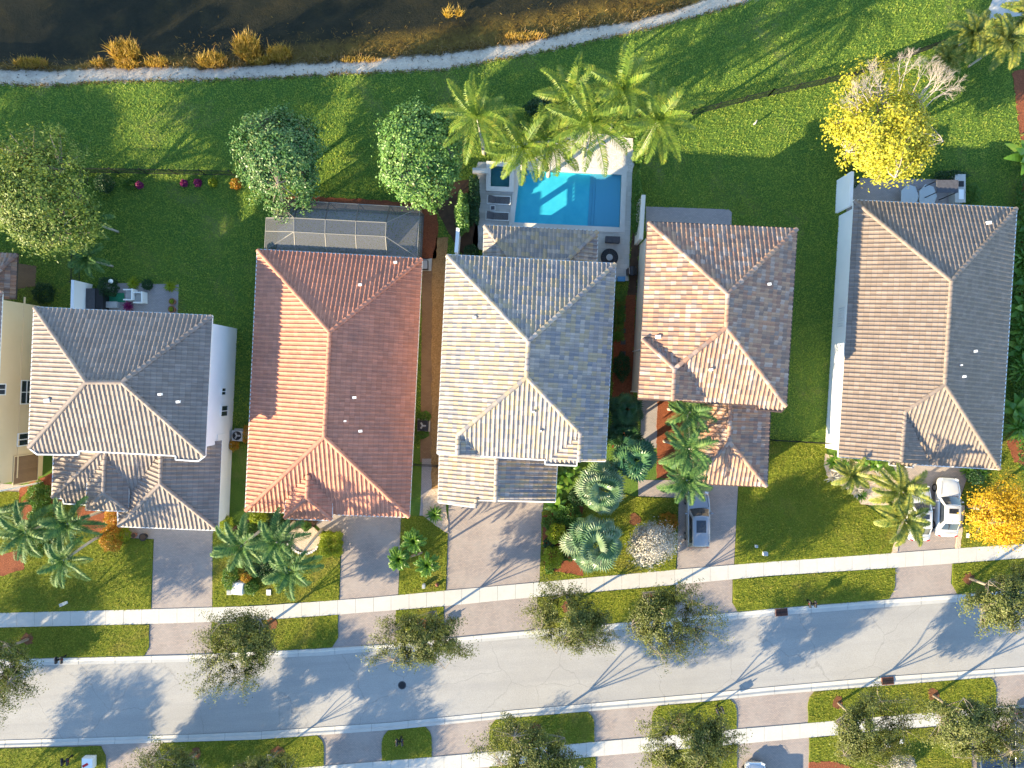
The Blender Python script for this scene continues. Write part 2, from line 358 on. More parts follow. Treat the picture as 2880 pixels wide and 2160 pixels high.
def slab(name, px, z0, z1, mat, kind='structure', parent=None):
    o = prism_mb([tuple(P(*p)[:2]) for p in px], z0, z1).build(name, mat, parent)
    if kind: o['kind'] = kind
    return o
def wob(px, amp=2.0, step=14, seed=0):
    """px outline with small natural wander"""
    rg = random.Random(seed); out = []
    for i in range(len(px)):
        a = Vector(px[i]); b = Vector(px[(i+1) % len(px)]); n = max(1, int((b-a).length/step))
        for k in range(n):
            p = a.lerp(b, k/n); out.append((p.x+(rg.uniform(-amp, amp) if k else 0), p.y+(rg.uniform(-amp, amp) if k else 0)))
    return out
def ext(pl, d=600):
    (x0, y0), (x1, y1) = pl[0], pl[1]; (x2, y2), (x3, y3) = pl[-2], pl[-1]
    return [(x0-d, y0-d*(y1-y0)/(x1-x0))]+list(pl)+[(x3+d, y3+d*(y3-y2)/(x3-x2))]
def interp(pl, x):
    for (a, b), (c, d) in zip(pl, pl[1:]):
        if a <= x <= c: return b+(d-b)*(x-a)/(c-a)
    return pl[0][1] if x < pl[0][0] else pl[-1][1]
# ================================================================ ground, lake, road
GR = [(0, 236), (130, 241), (300, 230), (560, 225), (720, 220), (900, 211), (1070, 203), (1250, 195), (1440, 160), (1600, 130), (1700, 108), (1843, 76), (2010, 32), (2130, -5)]
WA = [(0, 185), (160, 190), (320, 180), (450, 178), (560, 186), (650, 180), (740, 172), (870, 170), (1000, 160), (1182, 147), (1300, 135), (1440, 115), (1570, 90), (1650, 68), (1740, 58), (1830, 38), (1910, 15), (1960, 0), (2100, -45)]
GR = ext(GR, 1600); WA = ext(WA, 1600)
rg = random.Random(5)
def fine(pl, amp, step=14):
    out = []; x = pl[0][0]
    while x <= pl[-1][0]:
        out.append((x, interp(pl, x)+rg.uniform(-amp, amp))); x += step
    return out
GRf = fine(GR, 4.5, 9); WAf = fine(WA, 6, 10)
POOL = [(1463, 478), (1748, 492), (1743, 640), (1446, 626)]
SPA = [(1381, 470), (1434, 473), (1432, 529), (1380, 527)]
sheet('lawn', [(-1700, 5200), (-1700, interp(GR, -1600))]+GRf+[(4200, -900), (4600, 5200)], 0, MT['lawn'], holes=[POOL, SPA])
# sand bank sloping into the lake, uneven
vs = []; fs = []; n = len(GRf); rows = 6
for i, (x, y) in enumerate(GRf):
    yw = interp(WA, x) + rg.uniform(-3, 3)
    for k in range(rows):
        t = k/(rows-1); p = P(x, y+4+(yw-8-y)*t)
        vs.append((p.x, p.y, .004-.62*t**1.5 + (rg.uniform(-.03, .03) if 0 < k < rows-1 else 0)))
for i in range(n-1):
    for k in range(rows-1): a = i*rows+k; fs.append((a, a+rows, a+rows+1, a+1))
o = add('sand_bank', vs, fs, MT['sand'], smooth=True); o['kind'] = 'structure'
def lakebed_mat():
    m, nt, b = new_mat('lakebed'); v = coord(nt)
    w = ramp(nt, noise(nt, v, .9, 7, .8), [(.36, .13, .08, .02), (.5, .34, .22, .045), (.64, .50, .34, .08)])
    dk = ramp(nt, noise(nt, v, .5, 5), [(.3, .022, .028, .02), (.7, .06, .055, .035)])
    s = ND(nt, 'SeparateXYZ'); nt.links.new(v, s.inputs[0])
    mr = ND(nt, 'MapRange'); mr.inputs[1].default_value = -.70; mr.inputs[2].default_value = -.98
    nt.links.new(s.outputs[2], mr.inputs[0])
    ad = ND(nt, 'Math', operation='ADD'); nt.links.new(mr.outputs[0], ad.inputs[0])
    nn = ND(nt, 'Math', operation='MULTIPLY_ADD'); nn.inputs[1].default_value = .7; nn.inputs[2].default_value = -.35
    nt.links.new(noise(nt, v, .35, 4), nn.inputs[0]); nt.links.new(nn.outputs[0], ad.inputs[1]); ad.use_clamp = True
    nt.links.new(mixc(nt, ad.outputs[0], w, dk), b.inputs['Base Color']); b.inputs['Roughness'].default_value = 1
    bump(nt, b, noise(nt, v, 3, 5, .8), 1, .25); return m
vs = []; fs = []; prof = [(0, -.60), (35, -.68), (80, -.78), (120, -.95), (180, -1.4), (260, -2.2), (500, -3.2), (2500, -3.6)]
xs = [x for x, _ in WAf]
for x in xs:
    y = interp(WA, x)
    wd = .25+.6*min(1, max(0, (x-150)/1100))   # the weed shelf is wider to the right
    for d, z in prof:
        p = P(x, y+8-d*wd if d < 400 else y-d); vs.append((p.x, p.y, z))
for i in range(len(xs)-1):
    for k in range(len(prof)-1): a = i*len(prof)+k; fs.append((a, a+len(prof), a+len(prof)+1, a+1))
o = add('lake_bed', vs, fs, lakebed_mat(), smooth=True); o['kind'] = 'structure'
o = sheet('lake_water', [(x, interp(WA, x)+14) for x in xs[::3]]+[(4200, -2600), (-1600, -2600)], -.52, MT['lakewater'])
# road and its concrete gutters
UO = ext([(75, 1853), (520, 1842), (885, 1825), (1080, 1813), (1300, 1791), (1440, 1778), (1980, 1731), (2160, 1713), (2500, 1686), (2730, 1669.5), (2880, 1657)])
UI = ext([(75, 1871.5), (520, 1861), (908, 1843), (1440, 1796.5), (1980, 1750), (2160, 1732), (2500, 1706), (2730, 1690), (2880, 1677)])
LI = ext([(0, 2082.5), (530, 2066), (720, 2058), (1100, 2032), (1440, 1998), (1980, 1950.6), (2160, 1932.7), (2480, 1904), (2880, 1875.7)])
LO = ext([(0, 2101), (720, 2078.6), (1100, 2051.6), (1440, 2017), (1980, 1972), (2160, 1953), (2880, 1895)])
ST = ext([(0, 1723.5), (425, 1713), (720, 1704), (1039, 1681), (1238, 1662), (1440, 1644), (1909, 1601), (2160, 1580), (2486, 1557), (2746, 1538), (2880, 1529)])
SB = ext([(0, 1764), (425, 1754), (720, 1744), (953, 1727.5), (1251, 1704), (1440, 1684.5), (1898, 1644), (2160, 1619), (2518, 1596), (2880, 1568.6)])
T2 = ext([(905, 2154), (1240, 2126.5), (1440, 2108.6), (1672, 2086), (1833, 2072), (2095, 2048), (2160, 2043), (2600, 2004), (2880, 1983)])
B2 = ext([(905, 2196), (1240, 2168), (1440, 2149), (1672, 2126.5), (2160, 2084), (2475, 2055), (2600, 2043), (2880, 2022)])
XS = list(range(-560, 3441, 40))
def band(name, top, bot, z, mat):
    return sheet(name, [(x, interp(top, x)) for x in XS]+[(x, interp(bot, x)) for x in reversed(XS)], z, mat)
band('road', UI, LI, .012, MT['asphalt'])
sheet('front_paving', [(x, interp(LO, x)-2) for x in XS]+[(3440, 3400), (-560, 3400)], .006, MT['paver'])
def gutter(name, out, inn):
    vs = []; fs = []; prof = [(-.06, .012), (0, .085), (.30, .075), (.52, .015), (.62, .018), (1.02, .045)]; k = len(prof)
    xx = list(range(-560, 3441, 20))
    for x in xx:
        a = interp(out, x); b = interp(inn, x)
        for t, z in prof: p = P(x, a+(b-a)*t); vs.append((p.x, p.y, z))
    for i in range(len(xx)-1):
        for j in range(k-1): q = i*k+j; fs.append((q, q+k, q+k+1, q+1))
    add(name, vs, fs, MT['concrete'])['kind'] = 'structure'
    # expansion joints
    mb = MB(); x = -500
    while x < 3400:
        y0 = interp(out, x); y1 = interp(inn, x); pts = [P(x, y0+(y1-y0)*t) for t, _ in prof[1:]]
        for (a, (_, za)), (b, (_, zb)) in zip(zip(pts, prof[1:]), zip(pts[1:], prof[2:])):
            mb.bar((a.x, a.y, za+.002), (b.x, b.y, zb+.001), .018, .008)
        x += 103
    mb.build(name+'_joint', MT['joint'])['kind'] = 'structure'
gutter('kerb', UO, UI); gutter('kerb', LO, LI)
def walk(name, top, bot, x0, x1, z, phase=0):
    mb = MB(); x = x0+phase; rr = random.Random(3)
    while x < x1:
        w = 49.5+rr.uniform(-1, 1); a, b = x+.3, x+w
        q = [(a, interp(top, a)), (b, interp(top, b)), (b, interp(bot, b)), (a, interp(bot, a))]
        prism_mb([tuple(P(*p)[:2]) for p in q], 0.0, z+rr.uniform(-.004, .004), mb); x += w+.3
    mb.build(name, MT['concrete'])['kind'] = 'structure'
walk('sidewalk', ST, SB, -560, 3400, .06, 10); walk('sidewalk', T2, B2, 300, 3400, .06)
# driveways north of the road
def drive(pts, mat='paver', z=.02, name='driveway'): return slab(name, pts, -.05, z, MT[mat])
def ys(x): return interp(ST, x)+1
def yb(x): return interp(SB, x)-1
def yg(x): return interp(UO, x)+2
drive([(340, 1484), (640, 1484), (598, 1500), (597, ys(597)), (426, ys(426)), (433, 1516), (345, 1512)])
drive([(421, yb(421)), (596, yb(596)), (590, 1800), (600, yg(600)), (398, yg(398)), (402, 1838), (418, 1820)])
drive([(800, 1440), (1128, 1448), (1127, 1470), (1120, ys(1120)), (955, ys(955)), (961, 1500), (905, 1492), (880, 1466), (800, 1462)])
drive([(952, yb(952)), (1115, yb(1115)), (1110, 1790), (1125, yg(1125)), (930, yg(930)), (932, 1815), (949, 1792)])
drive([(1250, 1400), (1530, 1404), (1525, 1440), (1517, ys(1517)), (1255, ys(1255)), (1262, 1420)])
drive([(1249, yb(1249)), (1512, yb(1512)), (1511, 1745), (1528, 1768), (1530, yg(1530)), (1236, yg(1236)), (1247, 1788)])
drive([(1925, 1350), (2076, 1356), (2075, 1380), (2064, ys(2064)), (1903, ys(1903)), (1909, 1400), (1795, 1395), (1795, 1350)])
drive([(1898, yb(1898)), (2060, yb(2060)), (2059, 1695), (2077, 1722), (2077, yg(2077)), (1885, yg(1885)), (1897, 1700)])
drive([(2500, 1290), (2730, 1310), (2722, 1340), (2700, 1400), (2686, ys(2686)), (2516, ys(2516)), (2521, 1500), (2560, 1400)])
drive([(2518, yb(2518)), (2678, yb(2678)), (2674, 1640), (2694, 1672), (2694, yg(2694)), (2494, yg(2494)), (2496, 1684), (2515, 1650)])
drive([(0, 1360), (62, 1364), (55, 1480), (-40, 1480)], 'paver2', name='front_path')
drive([(1805, 1125), (1852, 1125), (1846, 1260), (1800, 1260)], 'paver2', name='front_path')
drive([(1183, 1420), (1187, 1290), (1220, 1290), (1214, 1450), (1180, 1450)], 'paver2', name='side_path')
drive([(1188, 668), (1226, 670), (1216, 1300), (1182, 1300)], 'paverbrown', z=.016, name='side_path')
# front lawns and verge islands stand a few centimetres proud of the paving
def turf(pts, seed=1): return slab('front_lawn', wob(pts, 1.2, 14, seed), -.03, .065, MT['front'])
turf([(-560, 1380), (0, 1380), (150, 1390), (180, 1415), (330, 1420), (330, 1514), (432, 1518), (424, ys(424)-2), (-560, ys(-540)-2)], 1)
turf([(600, 1480), (800, 1466), (900, 1496), (959, 1502), (953, ys(953)-2), (599, ys(599)-2)], 2)
turf([(1129, 1452), (1180, 1452), (1222, 1458), (1259, 1500), (1253, ys(1253)-2), (1122, ys(1122)-2)], 3)
turf([(1523, 1440), (1700, 1380), (1795, 1398), (1907, 1402), (1901, ys(1901)-2), (1519, ys(1519)-2)], 4)
turf([(2077, 1368), (2150, 1240), (2318, 1246), (2330, 1300), (2365, 1370), (2520, 1480), (2514, ys(2514)-2), (2066, ys(2066)-2)], 5)
turf([(2724, 1330), (2880, 1180), (3440, 1180), (3440, ys(3440)-2), (2688, ys(2688)-2), (2702, 1400)], 6)
def verge(x0, x1, top, bot, cl=(14, 24), cr=(14, 24), seed=1):
    a = lambda x: interp(top, x)+1.5
    b = lambda x: interp(bot, x)-2.5
    pts = [(x0, a(x0)), ((x0+x1)/2, a((x0+x1)/2)), (x1, a(x1)), (x1, b(x1)-cr[1]), (x1-cr[0]*.0+cr[0]*.9, b(x1+cr[0])), ((x0+x1)/2, b((x0+x1)/2)), (x0-cl[0]*.9, b(x0-cl[0])), (x0, b(x0)-cl[1])]
    return slab('verge_lawn', wob(pts, .9, 12, seed), -.03, .07, MT['front'])
verge(-540, 420, SB, UO, cl=(0, 10), cr=(-14, 22), seed=11); verge(597, 951, SB, UO, cr=(-18, 24), cl=(-8, 14), seed=12)
verge(1114, 1248, SB, UO, cl=(-10, 15), cr=(-10, 8), seed=13); verge(1513, 1897, SB, UO, cl=(-14, 20), cr=(-10, 14), seed=14)
verge(2061, 2516, SB, UO, cl=(-14, 24), cr=(-18, 32), seed=15); verge(2678, 3420, SB, UO, cl=(-14, 26), cr=(0, 10), seed=16)
def verge2(x0, x1, seed, c=18):
    a = lambda x: interp(LO, x)+1.5
    b = lambda x: interp(T2, x)-1.5
    pts = [(x0+c, a(x0+c)), ((x0+x1)/2, a((x0+x1)/2)), (x1-c, a(x1-c)), (x1-5, a(x1)+16), (x1, a(x1)+32), (x1, b(x1)), ((x0+x1)/2, b((x0+x1)/2)), (x0, b(x0)), (x0, a(x0)+32), (x0+5, a(x0)+14)]
    return slab('verge_lawn', wob(pts, .9, 12, seed), -.03, .07, MT['front'])
slab('verge_lawn', wob([(20, 2104), (285, 2098), (298, 2125), (300, 2500), (-300, 2500), (-300, 2110)], 1, 12, 20), -.03, .07, MT['front'])
verge2(440, 911, 21); verge2(1074, 1214, 22); verge2(1376, 1671, 23); verge2(1833, 2071, 24); verge2(2272, 2800, 25)
for i, (x0, x1) in enumerate(((1376, 1675), (1834, 2072), (2275, 2730), (420, 911))):
    slab('verge_lawn', wob([(x0, interp(B2, x0)+1.5), (x1, interp(B2, x1)+1.5), (x1+2, 2700), (x0, 2700)], 1, 14, 30+i), -.03, .07, MT['front'])
# beds
def bed(name, pts, mat, z=.08, seed=3, amp=2): return slab(name, wob(pts, amp, 10, seed), -.02, z, MT[mat])
def ring(cx, cy, r, mat='mulchdull', z=.10, name='mulch_bed', sy=1.0, seed=1):
    rr = random.Random(seed); return slab(name, [(cx+r*rr.uniform(.65, 1.25)*math.cos(a*.4), cy+sy*r*rr.uniform(.65, 1.25)*math.sin(a*.4)) for a in range(15)], -.02, z, MT[mat])
bed('mulch_bed', [(770, 575), (800, 553), (960, 556), (1150, 570), (1205, 580), (1230, 600), (1234, 640), (1226, 728), (1188, 728), (1190, 600), (1000, 590), (780, 580)], 'mulch', .05, 5)
bed('gravel_strip', [(1227, 668), (1262, 668), (1255, 735), (1240, 1200), (1232, 1380), (1214, 1380), (1213, 1200), (1216, 735)], 'gravel', .05, 6)
bed('gravel_bed', [(1214, 1376), (1250, 1372), (1262, 1500), (1225, 1478), (1190, 1450), (1190, 1400)], 'pink_gravel', .075, 7)
bed('mulch_bed', [(60, 1370), (150, 1330), (180, 1400), (180, 1460), (160, 1462), (140, 1390), (110, 1350), (60, 1400), (58, 1470), (55, 1380)], 'mulch', .085, 8)
bed('mulch_bed', [(56, 1420), (100, 1380), (88, 1470), (52, 1480)], 'mulch', .09, 9)
bed('mulch_bed', [(215, 1425), (330, 1425), (335, 1480), (270, 1500), (220, 1470)], 'mulch', .085, 10)
bed('mulch_bed', [(0, 1560), (60, 1545), (70, 1600), (10, 1620), (-60, 1600)], 'mulch', .085, 11)
bed('soil_bed', [(700, 1460), (900, 1460), (870, 1500), (800, 1560), (640, 1560), (640, 1490)], 'soil', .08, 12)
bed('gravel_bed', [(790, 1495), (880, 1480), (905, 1500), (898, 1535), (868, 1551), (830, 1545), (815, 1520)], 'pink_gravel', .10, 13)
bed('mulch_bed', [(1525, 1450), (1640, 1420), (1640, 1620), (1530, 1600)], 'mulch', .08, 14)
bed('mulch_bed', [(1848, 1130), (1925, 1130), (1920, 1345), (1846, 1345)], 'mulch', .06, 15)
bed('mulch_bed', [(1725, 830), (1788, 830), (1775, 1260), (1722, 1260)], 'mulch', .04, 16)
bed('soil_bed', [(1780, 640), (1800, 640), (1790, 830), (1765, 830)], 'soil', .03, 17)
bed('gravel_bed', [(2320, 1275), (2350, 1285), (2480, 1310), (2560, 1400), (2500, 1420), (2420, 1418), (2390, 1380), (2330, 1345), (2316, 1310)], 'pink_gravel', .085, 18)
bed('gravel_bed', [(2520, 1510), (2530, 1508), (2522, 1553), (2506, 1555)], 'pink_gravel', .09, 19)
bed('gravel_bed', [(2700, 1420), (2712, 1420), (2700, 1540), (2686, 1542)], 'pink_gravel', .08, 29)
bed('mulch_bed', [(2830, 1240), (2940, 1200), (2960, 1340), (2850, 1300)], 'mulch', .09, 20)
bed('mulch_bed', [(2846, 200), (2960, 180), (2960, 900), (2868, 900), (2872, 400)], 'mulch', .04, 21)
bed('mulch_bed', [(2275, 2142), (2350, 2140), (2440, 2175), (2520, 2155), (2560, 2200), (2275, 2200)], 'mulch', .10, 22)
bed('soil_bed', [(1226, 520), (1345, 500), (1345, 700), (1300, 720), (1232, 600)], 'soil', .03, 25)
bed('white_stone_bed', [(1440, 400), (1500, 385), (1640, 370), (1780, 390), (1786, 440), (1778, 486), (1440, 474)], 'whitestone', .07, 26)
ring(870, 1395, 5)
for i, (x, y) in enumerate([(81, 1796), (767, 1753), (1187, 1752), (1596, 1706), (1827, 1684), (2724, 1627), (782, 2111), (1505, 2048), (1915, 2019), (2356, 1975), (2624, 1952), (553, 2118), (1783, 1462)]):
    ring(x, y, 17, seed=i+40)
slab('cul_de_sac_path', [(2765, 60), (2800, -20), (2860, -60), (2900, 40)], -.02, .03, MT['concrete'])
# house patios
slab('patio', [(290, 795), (503, 800), (500, 895), (288, 888)], -.02, .03, MT['paver2'])
slab('patio', [(1816, 581), (1880, 583), (2049, 589), (2058, 597), (2056, 660), (1816, 650)], -.02, .03, MT['paver2'])
slab('patio', [(2380, 500), (2690, 505), (2690, 600), (2380, 600)], -.02, .03, MT['paver2'])
slab('patio', [(0, 735), (104, 748), (100, 805), (0, 820)], -.02, .03, MT['paverbrown'])
sheet('pool_deck', [(1338, 470), (1345, 455), (1440, 458), (1440, 468), (1778, 484), (1768, 790), (1690, 790), (1690, 740), (1330, 700), (1330, 670), (1352, 560)], .03, MT['travertine'], holes=[POOL, SPA])
slab('concrete_pad', [(1188, 726), (1215, 727), (1213, 762), (1188, 762)], -.02, .05, MT['concrete'])
for i, y in enumerate((860, 892, 924, 956, 988)): slab('stepping_stone', [(1746, y), (1760, y), (1759, y+13), (1745, y+13)], 0, .06, MT['iron'])
for x, y in ((340, 1500),): pass

def grass_field(name, prefixes, dens, ln, wd, mat, region, seed, cap):
    """short sward: single blades set on the open lawn (nobody could count them)"""
    dg = bpy.context.evaluated_depsgraph_get(); rs = np.random.RandomState(seed); pts = []
    x0, y0, x1, y1 = region; area = (x1-x0)*(y1-y0)/34/34; n = min(int(area*dens), cap)
    XY = np.stack([rs.uniform(x0, x1, n), rs.uniform(y0, y1, n)], 1); dn = Vector((0, 0, -1))
    for x, y in XY:
        if any(a < x < b and c < y < d for a, c, b, d in HP): continue
        p = P(x, y); r = SC.ray_cast(dg, Vector((p.x, p.y, 3)), dn)
        if r[0] and r[4].name.split('.')[0] in prefixes: pts.append((p.x, p.y, r[1].z))
    C = np.array(pts); C[:, 2] += rs.uniform(.01, .05, len(C))
    m = len(C); az = rs.uniform(0, 2*math.pi, m); ti = rs.uniform(.1, .95, m)
    t = np.stack([np.cos(az)*np.cos(ti), np.sin(az)*np.cos(ti), np.sin(ti)], 1); b = unit_(np.cross(t, [0, 0, 1.0]))
    L = (ln*rs.uniform(.6, 1.3, m))[:, None]; Wd = (wd*rs.uniform(.7, 1.3, m))[:, None]
    v = np.stack([C-b*Wd*.5, C+b*Wd*.5, C+t*L+b*Wd*.2, C+t*L-b*Wd*.2], 1).reshape(-1, 3)
    o = addnp(name, v, np.arange(4*m).reshape(m, 4), MT[mat]); o['kind'] = 'stuff'; print(name, m)
def unit_(a): return a/np.maximum(np.linalg.norm(a, axis=-1, keepdims=True), 1e-9)
HP = [(150, 910, 640, 1400), (760, 760, 1150, 1400), (1290, 790, 1670, 1340), (1800, 690, 2140, 1300), (2390, 630, 2760, 1260)]
grass_field('lawn_grass', ('lawn',), 100, .14, .055, 'blade', (-60, -20, 2940, 1260), 71, 340000)
grass_field('front_grass', ('front_lawn', 'verge_lawn'), 150, .13, .045, 'blade2', (-60, 1230, 2940, 2200), 72, 240000)
# ================================================================ houses
PU, PV = .335, .385
PROF = [(0, .0), (.10, .045), (.30, .082), (.50, .045), (.60, .0)]
class Plane:
    def __init__(s, A, B, C):
        s.A = A; s.u = (B-A).normalized(); n = s.u.cross(C-A)
        if n.z < 0: n = -n
        s.n = n.normalized(); s.v = s.n.cross(s.u)
        if s.v.dot(C-A) < 0: s.v = -s.v
    def at(s, px): return hit(px[0], px[1], s.A, s.n)
def tiles(pl, poly3, sink=0.0):
    """one roof face in real S-tiles, clipped to its outline"""
    uv = [((p-pl.A).dot(pl.u), (p-pl.A).dot(pl.v)) for p in poly3]
    n_ = len(uv); cr = []
    for i in range(n_):
        a, b, c = uv[i-1], uv[i], uv[(i+1) % n_]; cr.append((b[0]-a[0])*(c[1]-b[1])-(b[1]-a[1])*(c[0]-b[0]))
    if n_ > 3 and min(cr) < -.02 and max(cr) > .02:
        V, Fc = [], []
        for t in tessellate_polygon([[Vector((a, b, 0)) for a, b in uv]]):
            v, f = tiles(pl, [poly3[i] for i in t]); m = len(V); V += v; Fc += [tuple(i+m for i in k) for k in f]
        return V, Fc
    ar = sum(uv[i][0]*uv[(i+1) % len(uv)][1]-uv[(i+1) % len(uv)][0]*uv[i][1] for i in range(len(uv)))
    if ar < 0: uv = uv[::-1]; poly3 = poly3[::-1]
    u0 = min(p[0] for p in uv); u1 = max(p[0] for p in uv); v0 = min(p[1] for p in uv); v1 = max(p[1] for p in uv)
    c0, c1 = math.floor(u0/PU)-1, math.ceil(u1/PU)+1; r0, r1 = math.floor(v0/PV), math.ceil(v1/PV)+1
    U = np.array([(c+f)*PU for c in range(c0, c1) for f, _ in PROF]+[c1*PU]); Z = np.array([z for c in range(c0, c1) for _, z in PROF]+[0])
    V = []; ZV = []
    for r in range(r0, r1): V += [r*PV, (r+1)*PV-.004]; ZV += [.034, .006]
    V = np.array(V); ZV = np.array(ZV)
    nu, nv = len(U), len(V)
    UU, VV = np.meshgrid(U, V); ZZ = Z[None, :]+ZV[:, None]-sink
    rs = np.random.RandomState(int(abs(u0*100+v1*17)) % 1000)
    ZZ = ZZ + rs.normal(0, .004, ZZ.shape)
    A, u, v, n = (np.array(k) for k in (pl.A, pl.u, pl.v, pl.n))
    PT = A+UU[..., None]*u+VV[..., None]*v+ZZ[..., None]*n
    keep = np.ones((nv-1, nu-1), bool); inner = np.ones((nv-1, nu-1), bool)
    ccu = (UU[:-1, :-1]+UU[1:, 1:])/2; ccv = (VV[:-1, :-1]+VV[1:, 1:])/2
    k = len(uv)
    for i in range(k):
        (a, b), (c, d) = uv[i], uv[(i+1) % k]; L = math.hypot(c-a, d-b)
        if L < 1e-4: continue
        sd_ = ((c-a)*(ccv-b)-(d-b)*(ccu-a))/L
        keep &= sd_ > -.28
    idx = np.arange(nu*nv).reshape(nv, nu)
    q = np.stack([idx[:-1, :-1], idx[:-1, 1:], idx[1:, 1:], idx[1:, :-1]], -1)[keep]
    if len(q) == 0: return [], []
    used, inv = np.unique(q, return_inverse=True); q = inv.reshape(q.shape)
    vs = PT.reshape(-1, 3)[used]
    me = bpy.data.meshes.new('tmp'); me.from_pydata(vs.tolist(), [], q.tolist())
    bm = bmesh.new(); bm.from_mesh(me); bpy.data.meshes.remove(me)
    for i in range(k):
        a = pl.A+pl.u*uv[i][0]+pl.v*uv[i][1]; b = pl.A+pl.u*uv[(i+1) % k][0]+pl.v*uv[(i+1) % k][1]
        if (b-a).length < 1e-3: continue
        no = (b-a).normalized().cross(pl.u.cross(pl.v))
        bmesh.ops.bisect_plane(bm, geom=bm.verts[:]+bm.edges[:]+bm.faces[:], dist=1e-5, plane_co=a, plane_no=no, clear_outer=True)
    bm.verts.ensure_lookup_table(); bm.verts.index_update()
    V_ = [v.co.copy() for v in bm.verts]; F_ = [tuple(x.index for x in f.verts) for f in bm.faces]
    bm.free(); return V_, F_
def roof_part(root, mat, faces, caps, name='roof', base=0.0):
    """faces: (A px, B px, eave height, C px, C height, [convex px polygons]); caps: ((px,py,h),(px,py,h))"""
    V = []; Fc = []; UV = []; planes = []
    for A, B, h, C, hc, polys in faces:
        pl = Plane(P(A[0], A[1], h), P(B[0], B[1], h), P(C[0], C[1], hc)); planes.append(pl)
        for poly in polys:
            v, f = tiles(pl, [pl.at(p) for p in poly]); n = len(V); V += v; Fc += [tuple(i+n for i in k) for k in f]
            UV += [((p-pl.A).dot(pl.u)/PU+(hash(A) % 97), (p-pl.A).dot(pl.v)/PV+7.0) for p in v]
    off = org(root)
    me = bpy.data.meshes.new(name); me.from_pydata([tuple(v-off) for v in V], [], Fc); me.update()
    # tile coordinates, taken from the face centre side so that they stay inside the tile
    uvl = me.uv_layers.new(name='UVMap'); li = np.zeros(len(me.loops), dtype=np.int32); me.loops.foreach_get('vertex_index', li)
    uva = np.array(UV, dtype=np.float32)[li]
    ls = np.zeros(len(me.polygons), dtype=np.int32); lt = ls.copy()
    me.polygons.foreach_get('loop_start', ls); me.polygons.foreach_get('loop_total', lt)
    fid = np.repeat(np.arange(len(ls)), lt); cen = np.zeros((len(ls), 2)); np.add.at(cen, fid, uva); cen /= lt[:, None]
    uva = cen[fid]+(uva-cen[fid])*.97
    uvl.data.foreach_set('uv', uva.astype(np.float32).ravel())
    r = link(me, name, root, mat)
    for ci, c in enumerate(caps):
        mb = MB(); a = P(*c[0]); b = P(*c[1]); L = (b-a).length; n = max(1, round(L/.40)); d = (b-a).normalized()
        if a.z > b.z+.05: a, b, d = b, a, -d
        x = d.cross(Vector((0, 0, 1))).normalized(); up = x.cross(d)
        if up.z < 0: up = -up
        for i in range(n):
            p0 = a+(b-a)*(i/n); p1 = a+(b-a)*((i+1.12)/n); base_ = len(mb.v)
            for p, rd, hh in ((p0, .185, .075), (p1, .150, .045)):
                for k in range(7):
                    t = math.pi*k/6; mb.v.append(p+x*math.cos(t)*rd*.95+up*(math.sin(t)*rd*.75+hh-.02))
            for k in range(6): q = base_+k; mb.f.append((q, q+1, q+8, q+7))
            mb.f.append(tuple(base_+k for k in range(7))[::-1])
        o = mb.build('ridge_cap', mat, r)
        uv2 = o.data.uv_layers.new(name='UVMap')
        for p in o.data.polygons:
            s = p.vertices[0]//14
            for l in p.loop_indices: uv2.data[l].uv = ((s*7.3+ci*3) % 50+.5, .5+s % 3)
    return r, planes
def eaves(root, runs, mat='trim', drop=.16, name='fascia'):
    mb = MB()
    for run in runs:
        h = run[-1]; pts = [P(x, y, h-.07) for x, y in run[:-1]]
        for a, b in zip(pts, pts[1:]): mb.bar(a, b, .10, drop)
    return mb.build(name, MT[mat], root)
def soffit(root, px, h, mat='trim'):
    return prism_mb([tuple(P(x, y, h)[:2]) for x, y in px], h-.14, h-.11).build('soffit', MT[mat], root)
def block(root, px, h, ztop, inset, mat, z0=0.0, name='wall', mb=None):
    """walls under an eave outline given in photo pixels at height h"""
    pts = [Vector(P(x, y, h)[:2]) for x, y in px]; n = len(pts)
    a = sum(pts[i].x*pts[(i+1) % n].y-pts[(i+1) % n].x*pts[i].y for i in range(n))
    if a < 0: pts = pts[::-1]
    out = []
    for i in range(n):
        p, q, r = pts[i-1], pts[i], pts[(i+1) % n]
        e1 = (q-p).normalized(); e2 = (r-q).normalized(); n1 = Vector((-e1.y, e1.x)); n2 = Vector((-e2.y, e2.x))
        c = max(.3, 1+n1.dot(n2)); out.append(tuple(q+(n1+n2)*inset/c))
    m = mb or MB(); prism_mb(out, z0, ztop, m)
    if mb is None: return m.build(name, MT[mat], root)
    return out
def vents(root_roof, plane, pts, size=.32):
    for x, y in pts:
        p = plane.at((x, y)); mb = MB(); mb.box(p+Vector((0, 0, .12)), (size*.8, size*.55, .26), .1)
        mb.tube([p-Vector((0, 0, .1)), p+Vector((0, 0, .1))], .07, 8)
        mb.build('roof_vent', MT['whitep'], root_roof)
